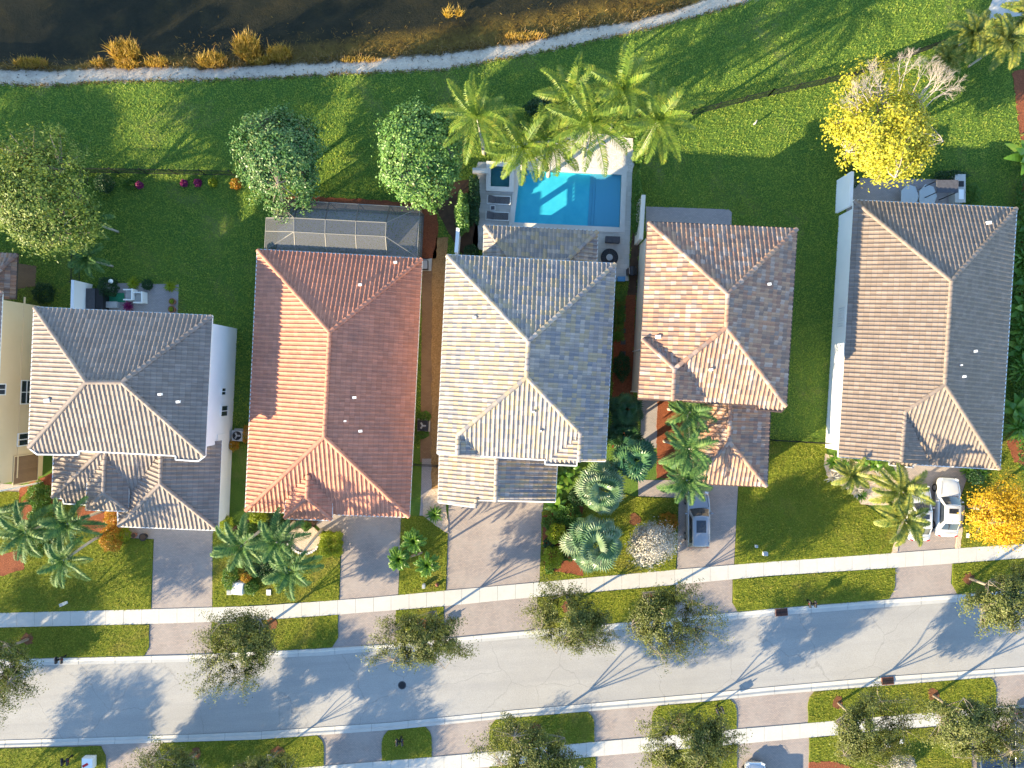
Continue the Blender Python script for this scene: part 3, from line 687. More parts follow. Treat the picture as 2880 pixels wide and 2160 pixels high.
def window(root, wallp, wn_, px0, px1, mat='trim', bars=(1, 0), depth=.05, name='window', glass='wglass'):
    """a window on a vertical wall through point wallp with outward normal wn_, between two photo pixels"""
    a = hit(px0[0], px0[1], wallp, wn_); b = hit(px1[0], px1[1], wallp, wn_); al = Vector((0, 0, 1)).cross(wn_).normalized()
    s0, s1 = sorted(((a-wallp).dot(al), (b-wallp).dot(al))); z0, z1 = sorted((a.z, b.z))
    def pt(s, z, d=0): q = wallp+al*s+wn_*d; return Vector((q.x, q.y, z))
    mb = MB(); w = .07
    for s in (s0, s1): mb.bar(pt(s, z0-w/2, .03), pt(s, z1+w/2, .06), .08, w)
    for z in (z0, z1): mb.bar(pt(s0+.035, z, .03), pt(s1-.035, z, .06), .08, w)
    for i in range(bars[0]): s = s0+(s1-s0)*(i+1)/(bars[0]+1); mb.bar(pt(s, z0+.03, .055), pt(s, z1-.03, .055), .06, .045)
    for i in range(bars[1]): z = z0+(z1-z0)*(i+1)/(bars[1]+1); mb.bar(pt(s0+.03, z, .053), pt(s1-.03, z, .053), .055, .045)
    fr = mb.build(name, MT[mat], root)
    g = MB(); vs = [pt(s0, z0, .035), pt(s1, z0, .035), pt(s1, z1, .035), pt(s0, z1, .035)]
    g.raw(vs, [(0, 1, 2, 3)]); g.build('pane', MT[glass], fr); return fr
def wallplane(px, py, h, inset, n):
    """point on the wall under the eave at (px,py,h), inset behind it along -n"""
    return P(px, py, h)-n*inset
def norm_of(a, b, h, side):
    d = (P(b[0], b[1], h)-P(a[0], a[1], h)); n = Vector((-d.y, d.x, 0)).normalized()
    return n if n.dot(Vector(side)) > 0 else -n
he, hr = 5.9, 8.05
hb = 8.45
# ---- house with grey-brown roof (second from left)
h1 = thing('house', P(380, 1050), 'two-storey white house with grey-brown tiled hip roof, two garden-side palms at its front left', 'house')
r1, p1 = roof_part(h1, MT['t_grey'], [
    ((97.6, 864), (597, 888), he, (243, 1074), hr, [[(97.6, 864), (597, 888), (343, 1075), (243, 1075)]]),
    ((97.6, 864), (82, 1260), he, (243, 1074), hr, [[(97.6, 864), (243, 1075), (82, 1260)]]),
    ((597, 888), (577, 1282), he, (343, 1075), hr, [[(597, 888), (577, 1283), (343, 1075)]]),
    ((82, 1259), (576, 1282), he, (243, 1074), hr, [[(82, 1259), (243, 1075), (343, 1075), (576, 1282)], [(84, 1259), (222, 1266), (221, 1279), (106, 1277)], [(495, 1279), (576, 1282), (558, 1297), (495, 1293)]])],
    [((99, 866, he), (243, 1075, hr)), ((596, 889, he), (343, 1075, hr)), ((83, 1258, he), (243, 1075, hr)), ((575, 1281, he), (343, 1075, hr)), ((243, 1075, hr), (343, 1075, hr))])
vents(r1, p1[2], [(504, 1130), (453, 1109)]); vents(r1, p1[1], [(137, 1127)], .5)
eaves(h1, [((97.6, 864), (597, 888), (577, 1283), (558, 1297), (495, 1293), (495, 1282), (222, 1268), (221, 1279), (106, 1278), (82, 1260), (97.6, 864), he)])
soffit(h1, [(97.6, 864), (597, 888), (577, 1283), (495, 1282), (222, 1268), (82, 1260)], he)
block(h1, [(97.6, 864), (597, 888), (578, 1280), (82, 1260)], he, he-.12, .5, 'wall_white')
L0 = 3.0
mb = MB(); block(h1, [(153, 1200), (450, 1200), (440, 1405), (148, 1399)], L0, L0-.12, .45, 'wall_white', mb=mb)
block(h1, [(450, 1200), (626, 1209), (613.5, 1491), (334, 1480), (350, 1420), (450, 1425)], L0, L0-.12, .4, 'wall_white', mb=mb)
block(h1, [(250, 1280), (368, 1285), (360, 1436), (244, 1433)], 3.5, 3.38, .45, 'wall_white', mb=mb)
mb.build('wall', MT['wall_white'], h1)
roof_part(h1, MT['t_grey'], [
    ((154, 1270), (148, 1400), L0, (272, 1278), 4.35, [[(153, 1262), (274, 1266), (272, 1278), (148, 1400)]]),
    ((148, 1399), (330, 1408), L0, (272, 1278), 4.35, [[(148, 1399), (272, 1278), (300, 1270), (320, 1410)], [(178, 1400), (260, 1404), (258, 1419), (180, 1414)]])],
    [((149, 1398, L0), (290, 1262, 4.6))], 'entry_roof')
roof_part(h1, MT['t_grey'], [
    ((247, 1340), (244, 1433), 3.5, (297, 1300), 4.25, [[(248, 1330), (297, 1262), (291, 1386), (244, 1433)]]),
    ((244, 1433), (360, 1436), 3.5, (291, 1386), 4.25, [[(244, 1433), (291, 1386), (360, 1436)]]),
    ((364, 1329), (360, 1436), 3.5, (297, 1300), 4.25, [[(297, 1262), (318, 1275), (364, 1322), (360, 1436), (291, 1386)]])],
    [((297, 1262, 4.25), (291, 1386, 4.25)), ((291, 1386, 4.25), (245, 1432, 3.5)), ((291, 1386, 4.25), (359, 1435, 3.5))], 'porch_roof')
eaves(h1, [((247, 1345), (244, 1434), (360, 1437), (364, 1325), 3.5)], name='porch_fascia')
roof_part(h1, MT['t_grey'], [
    ((345, 1430), (334, 1479), L0, (451, 1350), 4.65, [[(454, 1262), (451, 1360), (334, 1479), (332, 1440), (345, 1330), (400, 1262)]]),
    ((334, 1479), (613.5, 1490), L0, (451, 1360), 4.65, [[(334, 1479), (451, 1360), (613.5, 1490)]]),
    ((623, 1249), (613.5, 1490), L0, (451, 1360), 4.65, [[(454, 1262), (624, 1238), (613.5, 1490), (451, 1360)]]),
    ((320, 1418), (410, 1422), L0-.1, (385, 1285), 4.3, [[(300, 1262), (452, 1268), (383, 1368), (368, 1412), (338, 1410)]])],
    [((454, 1262, 4.65), (451, 1360, 4.65)), ((451, 1360, 4.65), (335, 1478, L0)), ((451, 1360, 4.65), (612, 1489, L0))], 'garage_roof')
eaves(h1, [((332, 1440), (334, 1480), (613.5, 1491), (624, 1240), L0)], name='garage_fascia')
eaves(h1, [((153, 1262), (148, 1400), (178, 1402), (180, 1416), (246, 1420), L0)], name='entry_fascia')
N = norm_of((597, 888), (578, 1280), he, (1, 0, 0)); WP = wallplane(597, 888, he, .5, N)
window(h1, WP, N, (622, 1091), (633, 1111)); window(h1, WP, N, (621, 1141), (638, 1170))
# ---- terracotta house
e2, k2 = 3.2, 5.8
h2 = thing('house', P(940, 1080), 'long single-storey house with terracotta orange tiled hip roof', 'house')
r2, p2 = roof_part(h2, MT['t_terra'], [
    ((725, 702), (1187, 728), e2, (927, 934), k2, [[(725, 702), (1187, 728), (927, 934)]]),
    ((725, 702), (691, 1436), e2, (920, 1080), k2, [[(725, 702), (927, 934), (912, 1228), (691, 1438)]]),
    ((1187, 728), (1151, 1454), e2, (920, 1080), k2, [[(1187, 728), (1151, 1454), (912, 1228), (927, 934)]]),
    ((691, 1437), (1151, 1454), e2, (912, 1228), k2, [[(691, 1437), (912, 1228), (1151, 1454)]])],
    [((726, 704, e2), (927, 934, k2)), ((1186, 729, e2), (927, 934, k2)), ((927, 934, k2), (912, 1228, k2)), ((692, 1436, e2), (912, 1228, k2)), ((1150, 1453, e2), (912, 1228, k2))])
vents(r2, p2[0], [(1014, 802), (1113, 739)]); vents(r2, p2[2], [(998, 1118), (1015, 1212)]); vents(r2, p2[2], [(972, 1184)], .2)
roof_part(h2, MT['t_terra'], [
    ((804, 1389), (801, 1457), 3.65, (865, 1365), 4.6, [[(806, 1392), (866, 1334), (863, 1400), (801, 1457)]]),
    ((801, 1457), (933, 1462), 3.65, (863, 1400), 4.6, [[(801, 1457), (863, 1400), (933, 1462)]]),
    ((935, 1396), (933, 1462), 3.65, (865, 1365), 4.6, [[(866, 1334), (935, 1398), (933, 1462), (863, 1400)]])],
    [((867, 1336, 4.6), (863, 1400, 4.6)), ((863, 1400, 4.6), (802, 1456, 3.65)), ((863, 1400, 4.6), (932, 1461, 3.65))], 'porch_roof')
eaves(h2, [((725, 702), (1187, 728), (1151, 1454), (691, 1437), (725, 702), e2)])
eaves(h2, [((806, 1392), (801, 1458), (933, 1463), (935, 1398), 3.65)], name='porch_fascia')
soffit(h2, [(725, 702), (1187, 728), (1151, 1454), (691, 1437)], e2)
mb = MB(); block(h2, [(725, 702), (1187, 728), (1151, 1454), (691, 1437)], e2, e2-.12, .5, 'wall_beige', mb=mb)
block(h2, [(806, 1340), (936, 1345), (933, 1462), (801, 1457)], 3.65, 3.5, .45, 'wall_beige', mb=mb); mb.build('wall', MT['wall_beige'], h2)
# ---- buff house with the pool
h3 = thing('house', P(1480, 1010), 'two-storey house with buff and grey blended tile roof between terracotta and pink roofs', 'house')
r3, p3 = roof_part(h3, MT['t_buff'], [
    ((1257, 717), (1731, 742), he, (1486, 960), hb, [[(1257, 717), (1731, 742), (1486, 960)]]),
    ((1257, 717), (1230, 1275), he, (1483, 1010), hb, [[(1257, 717), (1486, 960), (1481, 1061), (1289, 1222), (1286, 1279), (1230, 1275)]]),
    ((1731, 742), (1702, 1297), he, (1483, 1010), hb, [[(1731, 742), (1702, 1297), (1628, 1297), (1632, 1218), (1481, 1061), (1486, 960)]]),
    ((1230, 1276), (1702, 1296), he-.03, (1481, 1061), hb, [[(1289, 1224), (1481, 1061), (1630, 1220), (1626, 1293), (1286, 1279)], [(1533, 1290), (1622, 1294), (1622, 1309), (1533, 1305)]])],
    [((1258, 719, he), (1486, 960, hb)), ((1730, 743, he), (1486, 960, hb)), ((1486, 960, hb), (1481, 1061, hb)), ((1481, 1061, hb), (1288, 1223, 6.55)), ((1481, 1061, hb), (1632, 1219, 6.65)), ((1288, 1223, 6.55), (1286, 1279, 6.55)), ((1632, 1219, 6.65), (1628, 1298, 6.65))])
roof_part(h3, MT['t_buff'], [
    ((1350, 1282), (1352, 1222), 5.88, (1287, 1240), 6.56, [[(1288, 1222), (1352, 1285), (1286, 1281)]])], [], 'gablet_roof')
roof_part(h3, MT['t_buff'], [
    ((1540, 1290), (1542, 1225), 5.92, (1630, 1250), 6.64, [[(1632, 1218), (1628, 1296), (1545, 1292)]])], [], 'gablet_roof')
vents(r3, p3[1], [(1335, 893)]); vents(r3, p3[3], [(1500, 1158), (1520, 1212)], .24)
eaves(h3, [((1257, 717), (1731, 742), (1702, 1297), (1622, 1296), (1622, 1310), (1533, 1306), (1533, 1294), (1230, 1276), (1257, 717), he)])
soffit(h3, [(1257, 717), (1731, 742), (1702, 1297), (1230, 1276)], he)
mb = MB(); block(h3, [(1257, 717), (1731, 742), (1702, 1296), (1230, 1276)], he, he-.12, .5, 'wall_beige', mb=mb)
block(h3, [(1240, 1200), (1567, 1210), (1530, 1410), (1233, 1412)], L0, L0-.12, .4, 'wall_beige', mb=mb); mb.build('wall', MT['wall_beige'], h3)
roof_part(h3, MT['t_buff'], [
    ((1238, 1270), (1233, 1412), L0, (1396, 1340), 4.75, [[(1237, 1255), (1397, 1262), (1394, 1405), (1340, 1402), (1336, 1425), (1233, 1412)]]),
    ((1567, 1300), (1560, 1412), L0, (1396, 1340), 4.75, [[(1397, 1262), (1567, 1262), (1561, 1410), (1394, 1405)]])],
    [((1397, 1262, 4.75), (1394, 1410, 4.75)), ((1340, 1404, 4.2), (1336, 1427, 4.2))], 'garage_roof')
eaves(h3, [((1237, 1262), (1233, 1413), (1336, 1427), (1340, 1407), (1561, 1412), (1567, 1306), L0)], name='garage_fascia')
LP = 2.5
roof_part(h3, MT['t_buff'], [
    ((1362, 634), (1681, 650), LP, (1440, 722), 3.55, [[(1362, 634), (1681, 650), (1588, 760), (1450, 760)]]),
    ((1362, 634), (1359, 722), LP, (1440, 722), 3.55, [[(1362, 634), (1462, 760), (1359, 760)]]),
    ((1681, 650), (1677, 740), LP, (1590, 738), 3.55, [[(1681, 650), (1677, 760), (1580, 760)]])],
    [((1363, 636, LP), (1460, 757, 3.55)), ((1680, 652, LP), (1590, 738, 3.8))], 'patio_roof')
eaves(h3, [((1359, 740), (1362, 634), (1681, 650), (1677, 750), LP)], name='patio_fascia')
for x, y in ((1370, 645), (1672, 660)): p = P(x, y, LP); MB().box((p.x, p.y, 1.2), (.35, .35, 2.4)).build('patio_column', MT['wall_beige'], h3)
# ---- pink blend house
e4, k4 = 5.9, 8.15
h4 = thing('house', P(2020, 880), 'two-storey house with pink and cream blended tile roof and a side gable', 'house')
r4, p4 = roof_part(h4, MT['t_pink'], [
    ((1822.5, 624.6), (2240.7, 643.5), e4, (2046, 826.5), k4, [[(1822.5, 624.6), (2240.7, 643.5), (2046, 826.5)]]),
    ((1822.5, 624.6), (1795, 1122), e4, (2044, 870), k4, [[(1822.5, 624.6), (2046, 826.5), (2042, 921), (1900, 1036), (1800, 1040)]]),
    ((2240.7, 643.5), (2210, 1143), e4, (2044, 870), k4, [[(2240.7, 643.5), (2210, 1143), (2042, 921), (2046, 826.5)]]),
    ((1880, 1124), (2210, 1143), e4, (2042, 921), k4, [[(2042, 921), (2210, 1143), (1890, 1125), (1896, 1040)], [(2128, 1137), (2208, 1142), (2196, 1158), (2128, 1152)]])],
    [((1824, 626, e4), (2046, 826.5, k4)), ((2240, 645, e4), (2046, 826.5, k4)), ((2046, 826.5, k4), (2042, 921, k4)), ((2042, 921, k4), (1897, 1037, 7.2)), ((2042, 921, k4), (2209, 1142, e4))])
g4, q4 = roof_part(h4, MT['t_pink'], [
    ((1806, 953), (1795, 1122), 6.2, (1893, 1080), 7.25, [[(1806, 953), (1897, 1037), (1892, 1125), (1795, 1122)]]),
    ((1806, 953), (1900, 955), 6.2, (1897, 1037), 7.25, [[(1806, 953), (1922, 955), (1922, 1010), (1897, 1037)]]),
    ((1982, 1060), (1978, 1130), 6.1, (1893, 1080), 7.25, [[(1897, 1037), (1930, 1000), (1982, 1050), (1978, 1129), (1892, 1125)]])],
    [((1807, 954, 6.2), (1897, 1037, 7.25)), ((1897, 1037, 7.25), (1892, 1126, 7.25))], 'side_gable_roof')
vents(r4, p4[2], [(2161, 800)]); vents(r4, p4[3], [(1998, 1040)]); vents(r4, p4[1], [(1850, 948)], .45)
eaves(h4, [((2240.7, 643.5), (2210, 1144), (2196, 1159), (2128, 1153), (2128, 1142), (1892, 1127), e4), ((1822.5, 624.6), (2240.7, 643.5), e4), ((1822.5, 624.6), (1806, 950), e4), ((1806, 953), (1795, 1123), (1892, 1127), 6.2)], mat='t_pink')
soffit(h4, [(1822.5, 624.6), (2240.7, 643.5), (2210, 1143), (1795, 1122)], e4)
mb = MB(); block(h4, [(1822.5, 624.6), (2240.7, 643.5), (2210, 1142), (1795, 1122)], e4, e4-.12, .5, 'wall_beige', mb=mb)
block(h4, [(1940, 1050), (2170, 1060), (2157, 1368), (1945, 1360)], L0, L0-.12, .45, 'wall_beige', mb=mb); mb.build('wall', MT['wall_beige'], h4)
roof_part(h4, MT['t_pink'], [
    ((2165, 1150), (2156, 1368), L0, (2051, 1200), 4.3, [[(2053, 1120), (2167, 1120), (2156, 1368), (2050, 1243)]]),
    ((1940, 1358), (2156, 1368), L0, (2050, 1243), 4.3, [[(1938, 1358), (2050, 1243), (2156, 1368)]]),
    ((1946, 1150), (1938, 1358), L0, (2051, 1200), 4.3, [[(1948, 1105), (2053, 1120), (2050, 1243), (1938, 1358)]])],
    [((2053, 1122, 4.3), (2050, 1243, 4.3)), ((2050, 1243, 4.3), (2155, 1367, L0)), ((2050, 1243, 4.3), (1939, 1357, L0))], 'garage_roof')
eaves(h4, [((1948, 1110), (1938, 1359), (2156, 1369), (2167, 1130), L0)], name='garage_fascia', mat='t_pink')
N = norm_of((1822.5, 624.6), (1795, 1122), e4, (-1, 0, 0)); WP = wallplane(1822.5, 624.6, e4, .5, N)
mb = MB(); a = WP+N*.06-Vector((0, 0, 0)); al = (P(1795, 1122, e4)-P(1822.5, 624.6, e4)).normalized()
for s in (9.3, 12.6): q = a+al*s; MB().tube([(q.x, q.y, .1), (q.x, q.y, e4-.2)], .05, 8).build('downpipe', MT['trim'], h4)
# ---- tan house on the right
e5, k5 = 3.2, 5.75
h5 = thing('house', P(2620, 930), 'single-storey white house with plain tan tiled hip roof beside the yellow tree', 'house')
r5, p5 = roof_part(h5, MT['t_tan'], [
    ((2401, 563.5), (2858, 585.6), e5, (2674, 790.6), k5, [[(2401, 563.5), (2858, 585.6), (2674, 790.6)]]),
    ((2401, 563.5), (2357.6, 1283), e5, (2665, 930), k5, [[(2401, 563.5), (2674, 790.6), (2656, 1081.6), (2545, 1157), (2534, 1298), (2357.6, 1284)]]),
    ((2858, 585.6), (2810, 1319), e5, (2665, 930), k5, [[(2858, 585.6), (2810, 1319), (2656, 1081.6), (2674, 790.6)]]),
    ((2500, 1300), (2810, 1319), e5, (2656, 1081.6), k5, [[(2656, 1081.6), (2810, 1319), (2535, 1303), (2545, 1157)], [(2502, 1296), (2567, 1302), (2567, 1314), (2502, 1307)]])],
    [((2402, 565, e5), (2674, 790.6, k5)), ((2857, 587, e5), (2674, 790.6, k5)), ((2674, 790.6, k5), (2656, 1081.6, k5)), ((2656, 1081.6, k5), (2545, 1157, 4.75)), ((2545, 1157, 4.75), (2534, 1298, 4.75)), ((2656, 1081.6, k5), (2809, 1318, e5))])
roof_part(h5, MT['t_tan'], [
    ((2640, 1310), (2650, 1170), 3.3, (2540, 1220), 4.78, [[(2545, 1156), (2614, 1306), (2534, 1301)]])], [], 'gablet_roof')
vents(r5, p5[0], [(2777, 628)], .42); vents(r5, p5[2], [(2739, 988), (2707, 1059)]); vents(r5, p5[2], [(2700, 1027)], .15)
eaves(h5, [((2401, 563.5), (2858, 585.6), (2810, 1320), (2567, 1306), (2567, 1315), (2502, 1308), (2502, 1296), (2357.6, 1284.75), (2401, 563.5), e5)])
soffit(h5, [(2401, 563.5), (2858, 585.6), (2810, 1319), (2357.6, 1283)], e5)
block(h5, [(2401, 563.5), (2858, 585.6), (2810, 1319), (2357.6, 1283)], e5, e5-.12, .4, 'wall_white')
N = norm_of((2401, 563.5), (2357.6, 1283), e5, (-1, 0, 0)); WP = wallplane(2401, 563.5, e5, .4, N)
window(h5, WP, N, (2357, 922), (2378, 861), bars=(7, 6)); window(h5, WP, N, (2349, 1112), (2366, 1062), bars=(5, 6))
# ---- cream house at the left border
h0 = thing('house', P(-180, 1080), 'two-storey cream stucco house cut by the left edge of the photo', 'house')
hq = 5.9
block(h0, [(-520, 798), (8, 822), (-17, 1388), (-545, 1366)], hq, hq-.1, .5, 'wall_cream')
r0, _ = roof_part(h0, MT['t_pink'], [
    ((-520, 798), (8, 822), hq, (-260, 1060), hr, [[(-520, 798), (8, 822), (-256, 1060), (-300, 1060)]]),
    ((8, 822), (-17, 1388), hq, (-265, 1080), hr, [[(8, 822), (-17, 1388), (-268, 1120), (-256, 1060)]]),
    ((-17, 1388), (-545, 1366), hq, (-268, 1120), hr, [[(-17, 1388), (-545, 1366), (-310, 1120), (-268, 1120)]]),
    ((-520, 798), (-545, 1366), hq, (-300, 1080), hr, [[(-520, 798), (-545, 1366), (-310, 1120), (-300, 1060)]])],
    [((8, 822, hq), (-256, 1060, hr)), ((-17, 1388, hq), (-268, 1120, hr)), ((-256, 1060, hr), (-268, 1120, hr))])
eaves(h0, [((-520, 798), (6, 822), (-19, 1388), hq)])
roof_part(h0, MT['t_pink'], [
    ((-150, 705), (50, 714), L0, (-40, 790), 3.8, [[(-150, 705), (50, 714), (-30, 790), (-150, 790)]]),
    ((50, 714), (44, 838), L0, (-35, 790), 3.8, [[(50, 714), (44, 842), (-80, 842), (-30, 790)]])],
    [((49, 716, L0), (-30, 790, 3.8))], 'patio_roof')
eaves(h0, [((-150, 705), (50, 714), (44, 842), L0)], name='patio_fascia', mat='trimdark')
N = norm_of((8, 822), (-17, 1388), hq, (1, 0, 0)); WP = wallplane(8, 822, hq, .5, N)
window(h0, WP, N, (58, 1070), (88, 1135), bars=(1, 1)); window(h0, WP, N, (-20, 1080), (13, 1110), bars=(1, 0)); window(h0, WP, N, (49, 1220), (81, 1251), bars=(1, 0))
window(h0, WP, N, (38, 1284), (104, 1350), mat='wall_cream', bars=(0, 0), name='porch_opening', glass='paverbrown')
m_ = MB(); q = hit(22, 1375, WP, N)+N*.09; m_.bar((q.x, q.y, .1), (q.x, q.y, hq-.3), .12); m_.build('downpipe', MT['trim'], h0)
m_ = MB(); a = hit(0, 1035, WP, N); b = hit(94, 1039, WP, N)
al = Vector((0, 0, 1)).cross(N); q0 = WP+al*-16; 
for z in (2.95,): m_.bar(Vector((WP.x, WP.y, z))+N*.02, Vector((WP.x, WP.y, z))+(P(-17, 1388, hq)-P(8, 822, hq)).normalized()*14.2+N*.02, .06, .14)
m_.build('band_course', MT['wall_cream'], h0)
# garden walls
MT['trav2'] = M('coping_stone', [(.56, .53, .49), (.64, .61, .57)], 1, .8)
def gwall(label, pts, z, mat, w=.2, cap=.06, name='garden_wall'):
    r = thing(name, P(*pts[0]), label, 'wall')
    mb = MB(); q = [P(*p) for p in pts]
    for a, b in zip(q, q[1:]): mb.bar((a.x, a.y, z/2), (b.x, b.y, z/2), w, z)
    mb.build('wall_panel', MT[mat], r); mb = MB()
    for a, b in zip(q, q[1:]): mb.bar((a.x, a.y, z+.02), (b.x, b.y, z+.02), w+.06, cap)
    mb.build('coping', MT[mat], r); return r
gwall('white rendered wall shielding the patio of the grey-brown roofed house', [(258, 800), (255, 905)], 2.4, 'wall_white', .18)
gwall('white rendered wall running back from the tan roofed house under the yellow tree', [(2356, 508), (2352, 600)], 2.4, 'wall_white')
gwall('beige rendered wall at the back corner of the pink roofed house', [(1795, 570), (1788, 690)], 2.3, 'wall_beige', .25)
gwall('narrow white wall ending a leafy hedge by the pool yard', [(1293, 655), (1288, 722)], 1.8, 'wall_white', .22)
# ---- screen enclosure
se = thing('screen_enclosure', P(960, 650), 'bronze framed screened patio enclosure behind the terracotta roofed house', 'enclosure')
zl, zt = 2.7, 3.7
O = [(772, 561, zl), (1180, 584, zl), (1173, 722, zl), (744, 704, zl), (748.6, 613, zl), (770, 612, zl)]
Tt = [(827, 613, zt), (1086, 626, zt), (1084, 665, zt), (827, 652, zt)]
TO = [(830, 704, zl), (918, 708, zl), (1003, 713, zl), (1088, 718, zl)]
TB = [(841, 565, zl), (925, 570, zl), (1010, 575, zl), (1096, 580, zl)]
T1 = [(827, 613, zt), (915, 617.5, zt), (1001, 622, zt), (1086, 626, zt)]
T3 = [(827, 652, zt), (914, 657, zt), (1000, 661, zt), (1084, 665, zt)]
light = MB(); darkb = MB()
for a, b in zip(O[:2], O[1:3]): light.bar(P(*a), P(*b), .05)
for a, b in zip(O[2:], O[3:]+O[:1]): light.bar(P(*a), P(*b), .055)
for row in (T1, T3):
    for a, b in zip(row, row[1:]): light.bar(P(*a), P(*b), .05)
for a, b in zip(TO, T3): light.bar(P(*a), P(*b), .055)
for a, b in zip(T3, T1): light.bar(P(*a), P(*b), .05)
for a, b in zip(T1, TB): darkb.bar(P(*a), P(*b), .07)
for a, b in (((772, 561, zl), T1[0]), ((1180, 584, zl), T1[3]), ((1168, 720, zl), T3[3]), ((752, 700, zl), T3[0]), ((748.6, 613, zl), T1[0]), ((746, 650, zl), T3[0])): light.bar(P(*a), P(*b), .05)
for (x, y, z) in O[:5]+TB:
    p = P(x, y, z); darkb.bar((p.x, p.y, 0), (p.x, p.y, z), .08)
for z in (.9, .1):
    pts = [P(x, y, zl) for x, y, _ in (O[3], O[4], O[5], O[0], O[1], O[2])]
    for a, b in zip(pts, pts[1:]): darkb.bar((a.x, a.y, z), (b.x, b.y, z), .05)
light.build('roof_beams', M('beam_bronze', [(.26, .24, .20)], 1, .5), se); darkb.build('posts', MT['trimdark'], se)
sp = MB()
def face(*pts): sp.raw([P(*p) for p in pts], [tuple(range(len(pts)))])
face(*Tt); face(T1[0], T1[3], (1180, 584, zl), (772, 561, zl)); face(T3[0], TO[0], TO[3], T3[3]); face(T3[3], TO[3], (1173, 722, zl), (1180, 584, zl), T1[3])
face((772, 561, zl), (770, 612, zl), T1[0]); face((748.6, 613, zl), (744, 704, zl), TO[0], T3[0], T1[0])
for a, b in zip([O[3], O[4], O[5], O[0], O[1]], [O[4], O[5], O[0], O[1], O[2]]):
    a = P(*a); b = P(*b); sp.raw([(a.x, a.y, 0), (b.x, b.y, 0), b, a], [(0, 1, 2, 3)])
sp.build('screen_mesh', MT['screen'], se)
prism_mb([tuple(P(x, y, zl)[:2]) for x, y, _ in O], 0, .06).build('patio_slab', MT['deckc'], se)
# ---- swimming pool
pool = thing('swimming_pool', P(1600, 560), 'rectangular turquoise swimming pool with pale coping behind the buff roofed house', 'pool')
def basin(px, z0, z1, mb=None):
    mb = mb or MB(); q = [P(*p) for p in px]; n = len(q)
    vs = [(p.x, p.y, z0) for p in q]+[(p.x, p.y, z1) for p in q]
    mb.raw(vs, [(0, 1, 2, 3)]+[(i, (i+1) % n, (i+1) % n+n, i+n) for i in range(n)]); return mb
pm = M('pool_plaster', [(.12, .58, .74), (.18, .68, .80)], 1.2, .8)
pm2 = M('spa_plaster', [(.14, .32, .38), (.20, .40, .46)], 2, .8)
basin(POOL, -.40, .03).build('basin', pm, pool)
mb = MB(); P4 = [P(*p) for p in POOL]
def seg(t0, t1, z0, z1):
    a = [P4[0].lerp(P4[1], t) for t in (t0, t1)]; b = [P4[3].lerp(P4[2], t) for t in (t1, t0)]
    prism_mb([tuple(k[:2]) for k in a+b], z0, z1, mb)
seg(.755, .9985, -.39, -.19); seg(.73, .754, -.39, -.26); seg(.70, .729, -.39, -.33)
mb.build('shelf', M('shelf_plaster', [(.24, .42, .58)], 2, .8), pool)
sheet('water_surface', POOL, -.09, MT['poolwater'], kind=None, parent=None)
ws = bpy.context.scene.objects['water_surface']; ws.parent = pool; ws.location = -Vector(pool.location)
def coping(px, w, z, root, zb=.02):
    q = [P(*p) for p in px]; n = 4; c = sum(q, Vector())/4; out = []
    for i in range(4):
        e1 = (q[i]-q[i-1]).normalized(); e2 = (q[(i+1) % 4]-q[i]).normalized(); out.append(q[i]+(e1-e2)*w)
    mb = MB(); vs = [(p.x, p.y, z) for p in q]+[(p.x, p.y, z) for p in out]+[(p.x, p.y, zb-.3) for p in q]+[(p.x, p.y, zb-.03) for p in out]
    fs = []
    for i in range(4):
        j = (i+1) % 4; fs += [(i, j, j+4, i+4), (i, i+8, j+8, j), (i+4, j+4, j+12, i+12)]
    mb.raw(vs, fs); return mb.build('coping', MT['trav2'], root)
coping(POOL, .42, .085, pool)
spa = thing('spa', P(1408, 500), 'small raised square spa beside the left end of the pool', 'spa')
basin(SPA, -.8, .28).build('basin', pm2, spa); coping(SPA, .38, .34, spa)
o = sheet('water_surface', SPA, .2, MT['poolwater'], kind=None); o.parent = spa; o.location = -Vector(spa.location)
low = gwall('low stone planter wall closing the deck left of the spa', [(1330, 484), (1374, 486)], .45, 'trav2', .35, name='low_wall')
# ================================================================ vegetation
def unit(a): return a/np.maximum(np.linalg.norm(a, axis=-1, keepdims=True), 1e-9)
def cards(c, ln, wd, rs, up=.5, hang=0.0, out=None):
    """leaf rhombs at centres c, turned towards out (the outside of the crown)"""
    n = len(c); nm = rs.normal(0, 1, (n, 3))+np.array([0, 0, up])
    if out is not None: nm = nm*.55+out*1.1
    nm = unit(nm); t = rs.normal(0, 1, (n, 3)); t[:, 2] -= hang
    t = unit(t-nm*np.sum(t*nm, 1, keepdims=True)); b = np.cross(nm, t)
    L = (ln*rs.uniform(.6, 1.25, n))[:, None]; Wd = (wd*rs.uniform(.7, 1.2, n))[:, None]
    v = np.stack([c-t*L*.5, c+b*Wd*.5+t*L*.05, c+t*L*.5, c-b*Wd*.5+t*L*.05], 1).reshape(-1, 3)
    return v, np.arange(4*n).reshape(n, 4)
